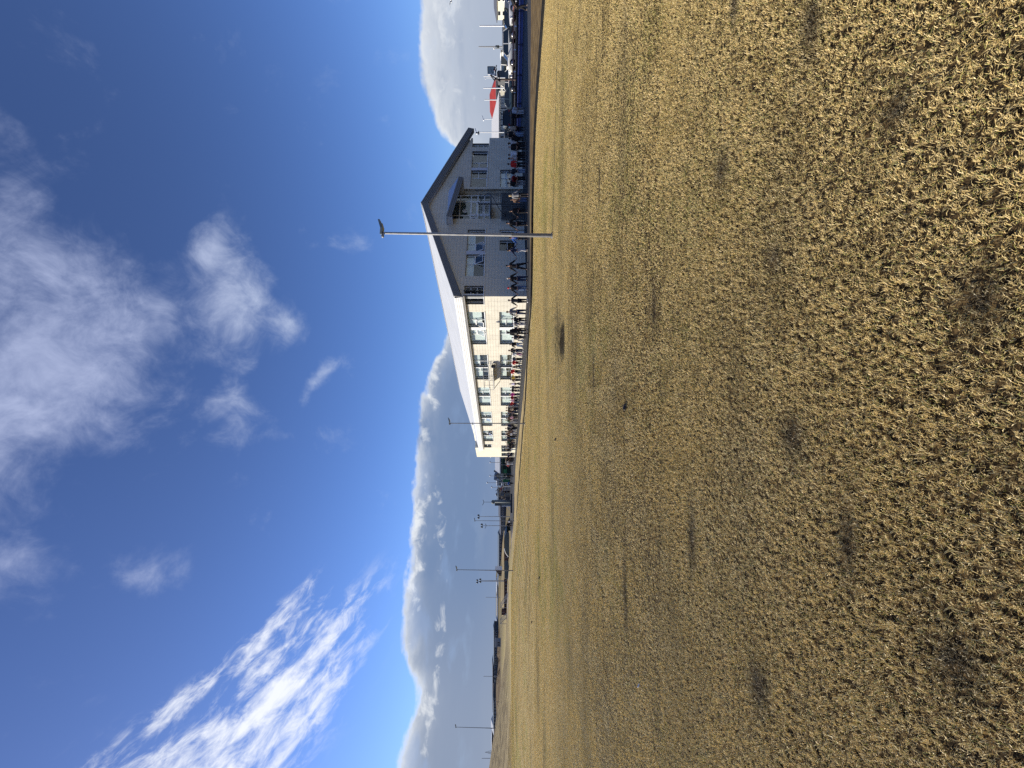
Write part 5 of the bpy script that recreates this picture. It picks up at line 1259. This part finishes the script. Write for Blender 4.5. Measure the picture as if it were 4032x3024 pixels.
# far row of buildings on the rising ground, from left to right of the upright view
FAR = [('terrace', 'dark terrace at the far left skyline', 2962, 2891, 1936, 1933, 1958, 230, M_dwall, M_proof, 7),
 ('terrace', 'dark house with grey-white gable roof behind the mound', 2891, 2864, 1944, 1932, 1958, 225, M_dwall, M_proof, 2),
 ('terrace', 'long dark terrace with lit windows above the heath slope', 2865, 2772, 1943, 1940, 1962, 215, M_dwall, M_bluroof, 7),
 ('beige_hall', 'long beige hall with flat dark roof on the skyline', 2802, 2687, 1940, 1937, 1962, 260, mat('beige_wall', (.42, .34, .28), .8), M_groof, 0),
 ('terrace', 'small dark house with pale windows before the beige hall', 2772, 2746, 1944, 1943, 1962, 210, M_dwall, M_groof, 2),
 ('terrace', 'dark block beside the thin lamp left of the row houses', 2690, 2620, 1940, 1937, 1965, 250, M_dwall, M_groof, 4),
 ('row_houses', 'dark two-storey row houses with a line of windows behind the grey hut', 2620, 2484, 1945, 1941, 1968, 240, M_dwall, M_bluroof, 10),
 ('long_shed', 'pale-roofed long shed on the skyline right of the row houses', 2484, 2452, 1957, 1952, 1978, 260, M_dwall, M_proof, 3),
 ('long_shed', 'pale-roofed long shed above the thin lamp', 2436, 2358, 1958, 1955, 1978, 262, M_dwall, M_proof, 6),
 ('long_shed', 'pale-roofed shed above the dark red boards', 2340, 2298, 1957, 1953, 1978, 258, M_dwall, M_proof, 4),
 ('long_hall', 'long dull green hall behind the tan embankment, left part', 2310, 2250, 1963, 1958, 1980, 250, mat('green_wall', (.08, .10, .09), .8), M_bluroof, 5),
 ('long_hall', 'long dull green hall with dark windows behind the skate ramp', 2248, 2110, 1965, 1959, 1980, 245, M_dwall, M_bluroof, 9),
 ('low_houses', 'low brown and grey houses right of the long green hall', 2106, 2040, 1972, 1966, 1990, 235, M_gwall, M_groof, 6),
 ('low_houses', 'low dark houses left of the grey tower', 2038, 1992, 1970, 1962, 1992, 225, M_dwall, M_groof, 5)]
for nm, lab, ya, yb, xt, xr, xb_, Yd, wm, rm, nw in FAR:
    house(nm, lab, ya, yb, xt, xr, xb_, Yd, wm, rm, rows=((.5, .72),) if nw else (), wn=nw or 1, deep=10, cat='building')
pole(2663, 1905, 1975, 170, .10, 'thin lamp post before the dark block on the far slope', M_steel, nm='street_lamp', cat='street lamp')
pole(2352, 1912, 1990, 160, .09, 'thin lamp post over the tan embankment', M_steel, nm='street_lamp', cat='street lamp')
pole(2986, 1897, 1960, 160, .10, 'thin lamp post at the far left beside the lattice pylon', M_steel, nm='street_lamp', cat='street lamp')
py = thing('lattice_pylon', 'slim pointed lattice pylon on the far left skyline', 'pylon', at(2962, 1945, 600)); h = 36 / F * 600
mb = MB()
for sx_ in (-1, 1):
    for sy_ in (-1, 1): mb.tube((sx_ * 2.6, sy_ * 2.6, -4), (0, 0, h), .18, .1, 4)
for k in range(7):
    z = h * k / 8; w_ = 2.6 * (1 - z / h) * .95; z2 = h * (k + 1) / 8; w2 = 2.6 * (1 - z2 / h) * .95
    mb.tube((-w_, -w_, z), (w2, -w2, z2), .1, n=3).tube((w_, -w_, z), (-w2, -w2, z2), .1, n=3).tube((-w_, w_, z), (w2, w2, z2), .1, n=3)
part('lattice', mb, M_steel, py)
# shrubs on the heath slope and along the yard: many small leaf clumps
def shrubs(name, label, spots, m):
    mb = MB(); rr = random.Random(3)
    for (c, r_, n) in spots:
        for _ in range(n):
            v = Vector((rr.gauss(0, .45), rr.gauss(0, .45), abs(rr.gauss(0, .4)))) * r_; p = c + v; s_ = r_ * rr.uniform(.08, .2)
            a = Vector((rr.uniform(-1, 1), rr.uniform(-1, 1), rr.uniform(-.4, 1))).normalized(); b = a.orthogonal().normalized()
            mb.add([p - a * s_, p + b * s_ * .6, p + a * s_], [(0, 1, 2)])
    return tag(link(name, mb.mesh(name, m)), label, None, None, 'stuff')
sp = []; rr = random.Random(11)
for k in range(70):
    y = rr.uniform(2560, 3000); x = rr.uniform(1961, 1974); p = at(y, x, 160); sp.append((p, rr.uniform(.6, 1.1), 40))
shrubs('heath_shrubs', 'brown leafless shrubs on the far heath slope', sp, mat('shrub_brown', (.07, .045, .03), .9, var=.4, vscale=.3))
sp = [(at(y, rr.uniform(1998, 2004), 110), 1.3, 60) for y in (1798, 1800, 1803, 1808)] + [(at(y, rr.uniform(1979, 1990), 108), 1.6, 60) for y in (1922, 1928, 1933, 1940, 1946, 1952, 1960)]
shrubs('yard_shrubs', 'bare brown shrubs behind the playground', sp, mat('shrub_tan', (.12, .085, .05), .9, var=.4, vscale=.3))

# ------------------------------------------------------------------ grass: blades on patches, instanced over the lawn
def blade_mat():
    m = bpy.data.materials.new('grass_blades'); m.use_nodes = True; t = NT(m.node_tree); t.n.clear()
    P = t.node('ShaderNodeNewGeometry').outputs['Position']; gm, a, b, c = grasscol(t, P)
    at_ = t.node('ShaderNodeAttribute', attribute_name='tone'); v = at_.outputs['Fac']
    straw = t.mix(v, (.58, .40, .13), (1.0, .82, .39)); green = t.mix(v, (.15, .16, .03), (.58, .55, .15))
    isg = t.m('GREATER_THAN', t.m('ADD', t.m('MULTIPLY', gm, .55), t.m('FRACT', t.m('MULTIPLY', v, 13.7))), .86)
    col = t.mix(isg, straw, green)
    br = t.step(c, .60, .74); col = t.mix(t.m('MULTIPLY', br, .45), col, (.16, .10, .045))
    sp = t.node('ShaderNodeSeparateXYZ'); t.put(sp.inputs[0], P)
    spots = None
    for (ex, ey, rx, ry) in ((4.1, 8.3, .5, .07), (2.26, 2.55, .22, .09), (.34, 1.65, .13, .10), (1.35, 2.0, .10, .08), (-1.2, 1.75, .14, .10), (-.35, 2.75, .16, .12), (1.9, 3.6, .16, .12), (-2.3, 3.1, .2, .12), (.9, 2.9, .1, .08), (3.2, 3.4, .2, .06), (-.9, 2.3, .2, .06), (-1.6, 4.2, .35, .08), (1.0, 5.2, .3, .08), (-3.4, 6.5, .6, .1), (.2, 8.8, .5, .08)):
        e_ = t.m('EXPONENT', t.m('MULTIPLY', t.m('ADD', t.m('POWER', t.m('ABSOLUTE', t.m('DIVIDE', t.m('SUBTRACT', sp.outputs[0], ex), rx)), 2.0), t.m('POWER', t.m('ABSOLUTE', t.m('DIVIDE', t.m('SUBTRACT', sp.outputs[1], ey), ry)), 2.0)), -1.0))
        spots = e_ if spots is None else t.m('MAXIMUM', spots, e_)
    col = t.mix(t.m('MULTIPLY', spots, .85), col, (.05, .038, .03))
    col = t.mix(t.dk, col, t.mix(v, (.15, .11, .05), (.46, .37, .18))); col = t.mix(t.m('MULTIPLY', t.hl, .95), col, (.04, .032, .02))
    df = t.node('ShaderNodeBsdfDiffuse'); t.put(df.inputs[0], col); df.inputs[1].default_value = .5
    tl = t.node('ShaderNodeBsdfTranslucent'); t.put(tl.inputs[0], col)
    gs = t.node('ShaderNodeBsdfGlossy'); gs.inputs['Roughness'].default_value = .45; gs.inputs[0].default_value = (1, .95, .85, 1)
    m1 = t.node('ShaderNodeMixShader'); m1.inputs[0].default_value = .18; t.l.new(df.outputs[0], m1.inputs[1]); t.l.new(tl.outputs[0], m1.inputs[2])
    m2 = t.node('ShaderNodeMixShader'); m2.inputs[0].default_value = .05; t.l.new(m1.outputs[0], m2.inputs[1]); t.l.new(gs.outputs[0], m2.inputs[2])
    o = t.node('ShaderNodeOutputMaterial'); t.l.new(m2.outputs[0], o.inputs[0]); return m
M_blade = blade_mat()
def patch(size, n, ln, wd, seed, flat):
    r = random.Random(seed); vs = []; fs = []; tone = []
    cl = [(r.uniform(0, size), r.uniform(0, size), r.gauss(-.5, 1.3)) for _ in range(max(3, int(n / 7)))]
    for _ in range(n):
        if r.random() < .85:
            c = r.choice(cl); x = c[0] + r.gauss(0, ln * .27); y = c[1] + r.gauss(0, ln * .27); a = c[2] + r.gauss(0, .75)
        else: x = r.uniform(0, size); y = r.uniform(0, size); a = r.uniform(0, 6.283)
        L = ln * r.lognormvariate(0, .36); w_ = wd * r.uniform(.6, 1.3); tilt = min(1.5, max(.2, r.gauss(flat, .32)))
        dx, dy = math.cos(a), math.sin(a); hx, hz = math.sin(tilt), math.cos(tilt); z0 = r.uniform(-.004, .012)
        k = r.uniform(.0, .5); tw = r.uniform(-.6, .6)
        px, py_ = -dy * math.cos(tw), dx * math.cos(tw); pz = math.sin(tw)
        m_ = (x + dx * L * .5 * hx * .8, y + dy * L * .5 * hx * .8, z0 + L * .55 * hz + .003)
        e = (x + dx * L * (hx * .95), y + dy * L * (hx * .95), max(.004, z0 + L * hz * (1 - k)))
        i = len(vs); q = w_ / 2
        vs += [(x - px * q * .8, y - py_ * q * .8, z0), (x + px * q * .8, y + py_ * q * .8, z0), (m_[0] - px * q, m_[1] - py_ * q, m_[2] - pz * q), (m_[0] + px * q, m_[1] + py_ * q, m_[2] + pz * q), e]
        fs += [(i, i + 1, i + 3, i + 2), (i + 2, i + 3, i + 4)]; tv_ = min(1, max(0, r.gauss(.5, .27))); tone += [tv_] * 5
    me = bpy.data.meshes.new('grass_patch'); me.from_pydata(vs, [], fs); me.materials.append(M_blade)
    at_ = me.attributes.new('tone', 'FLOAT', 'POINT'); at_.data.foreach_set('value', tone); me.update()
    return me
def grass_layer(name, label, size, n, ln, wd, flat, nvar, pts, seed):
    col = bpy.data.collections.new(name + '_kinds')
    for i in range(nvar):
        o = bpy.data.objects.new('patch_kind', patch(size, n, ln, wd, seed + i, flat)); col.objects.link(o)
    me = bpy.data.meshes.new(name); me.from_pydata([p[0] for p in pts], [], [])
    rz_ = me.attributes.new('turn', 'FLOAT', 'POINT'); rz_.data.foreach_set('value', [p[1] for p in pts])
    ki = me.attributes.new('kind_index', 'INT', 'POINT'); ki.data.foreach_set('value', [p[2] for p in pts])
    sc = me.attributes.new('size', 'FLOAT', 'POINT'); sc.data.foreach_set('value', [p[3] for p in pts])
    o = link(name, me); tag(o, label, None, None, 'stuff')
    ng = bpy.data.node_groups.new(name, 'GeometryNodeTree')
    ng.interface.new_socket('Geometry', in_out='INPUT', socket_type='NodeSocketGeometry'); ng.interface.new_socket('Geometry', in_out='OUTPUT', socket_type='NodeSocketGeometry')
    N = ng.nodes; Lk = ng.links
    gi = N.new('NodeGroupInput'); go = N.new('NodeGroupOutput'); ip = N.new('GeometryNodeInstanceOnPoints'); ci = N.new('GeometryNodeCollectionInfo')
    ci.inputs['Collection'].default_value = col; ci.inputs['Separate Children'].default_value = True; ci.inputs['Reset Children'].default_value = True
    def attr(nm, ty):
        a = N.new('GeometryNodeInputNamedAttribute'); a.data_type = ty; a.inputs[0].default_value = nm; return a.outputs['Attribute']
    cx = N.new('ShaderNodeCombineXYZ'); Lk.new(attr('turn', 'FLOAT'), cx.inputs[2])
    Lk.new(gi.outputs[0], ip.inputs['Points']); Lk.new(ci.outputs[0], ip.inputs['Instance']); ip.inputs['Pick Instance'].default_value = True
    Lk.new(attr('kind_index', 'INT'), ip.inputs['Instance Index']); Lk.new(cx.outputs[0], ip.inputs['Rotation'])
    s3_ = N.new('ShaderNodeCombineXYZ'); sa_ = attr('size', 'FLOAT')
    for i in (2,): Lk.new(sa_, s3_.inputs[i])
    s3_.inputs[0].default_value = 1; s3_.inputs[1].default_value = 1
    Lk.new(s3_.outputs[0], ip.inputs['Scale']); Lk.new(ip.outputs[0], go.inputs[0])
    md = o.modifiers.new('grass', 'NODES'); md.node_group = ng
    return o
def kerb_y(X):
    """the lawn ends at the kerb: depth of the kerb for a given X"""
    best = 99
    for a, b in zip(KL[:-1], KL[1:]):
        if min(a.x, b.x) <= X <= max(a.x, b.x) and abs(a.x - b.x) > 1e-6:
            best = min(best, a.y + (b.y - a.y) * (X - a.x) / (b.x - a.x))
    return best if best < 99 else (70 if X < 0 else 4)
def spread_points(size, y0, y1, nvar, seed):
    r = random.Random(seed); pts = []; y = y0
    while y < y1:
        half = y * 1.02 + 1.4; x = -half
        while x < half:
            if y + size < kerb_y(x + size / 2) - .05 and y + size < kerb_y(x) and y + size < kerb_y(x + size):
                q = r.choice((0, 0, 0, 1, 3)); t_ = q * math.pi / 2; ox, oy = ((0, 0), (size, 0), (size, size), (0, size))[q]
                cx_, cy_ = x + size / 2, y + size / 2
                dip = 0
                hs = .85 + .5 * noise.noise(Vector((cx_ * .7, cy_ * .7, 2))) - .45 * dip
                pts.append(((x + ox, y + oy, terrain(cx_, cy_)), t_, r.randrange(nvar), max(.3, hs) * (1 - .25 * sm((cy_ - 8) / 5) * (1 if cy_ < 13 else 0))))
            x += size
        y += size
    return pts
grass_layer('grass_near', 'short matted straw-coloured grass nearest the camera', .25, 1200, .022, .0026, .84, 10, spread_points(.25, 1.0, 5.0, 10, 1), 100)
grass_layer('grass_middle', 'short matted grass of the middle lawn', .5, 2600, .022, .0036, .92, 8, spread_points(.5, 5.0, 13.0, 8, 2), 200)
grass_layer('grass_beyond', 'short matted grass around the near lamp post', .5, 1300, .028, .0058, 1.36, 6, spread_points(.5, 13.0, 25.0, 6, 5), 400)
grass_layer('grass_far', 'short matted grass of the far lawn', 1.0, 2600, .034, .0080, 1.36, 6, spread_points(1.0, 25.0, 58.0, 6, 3), 300)
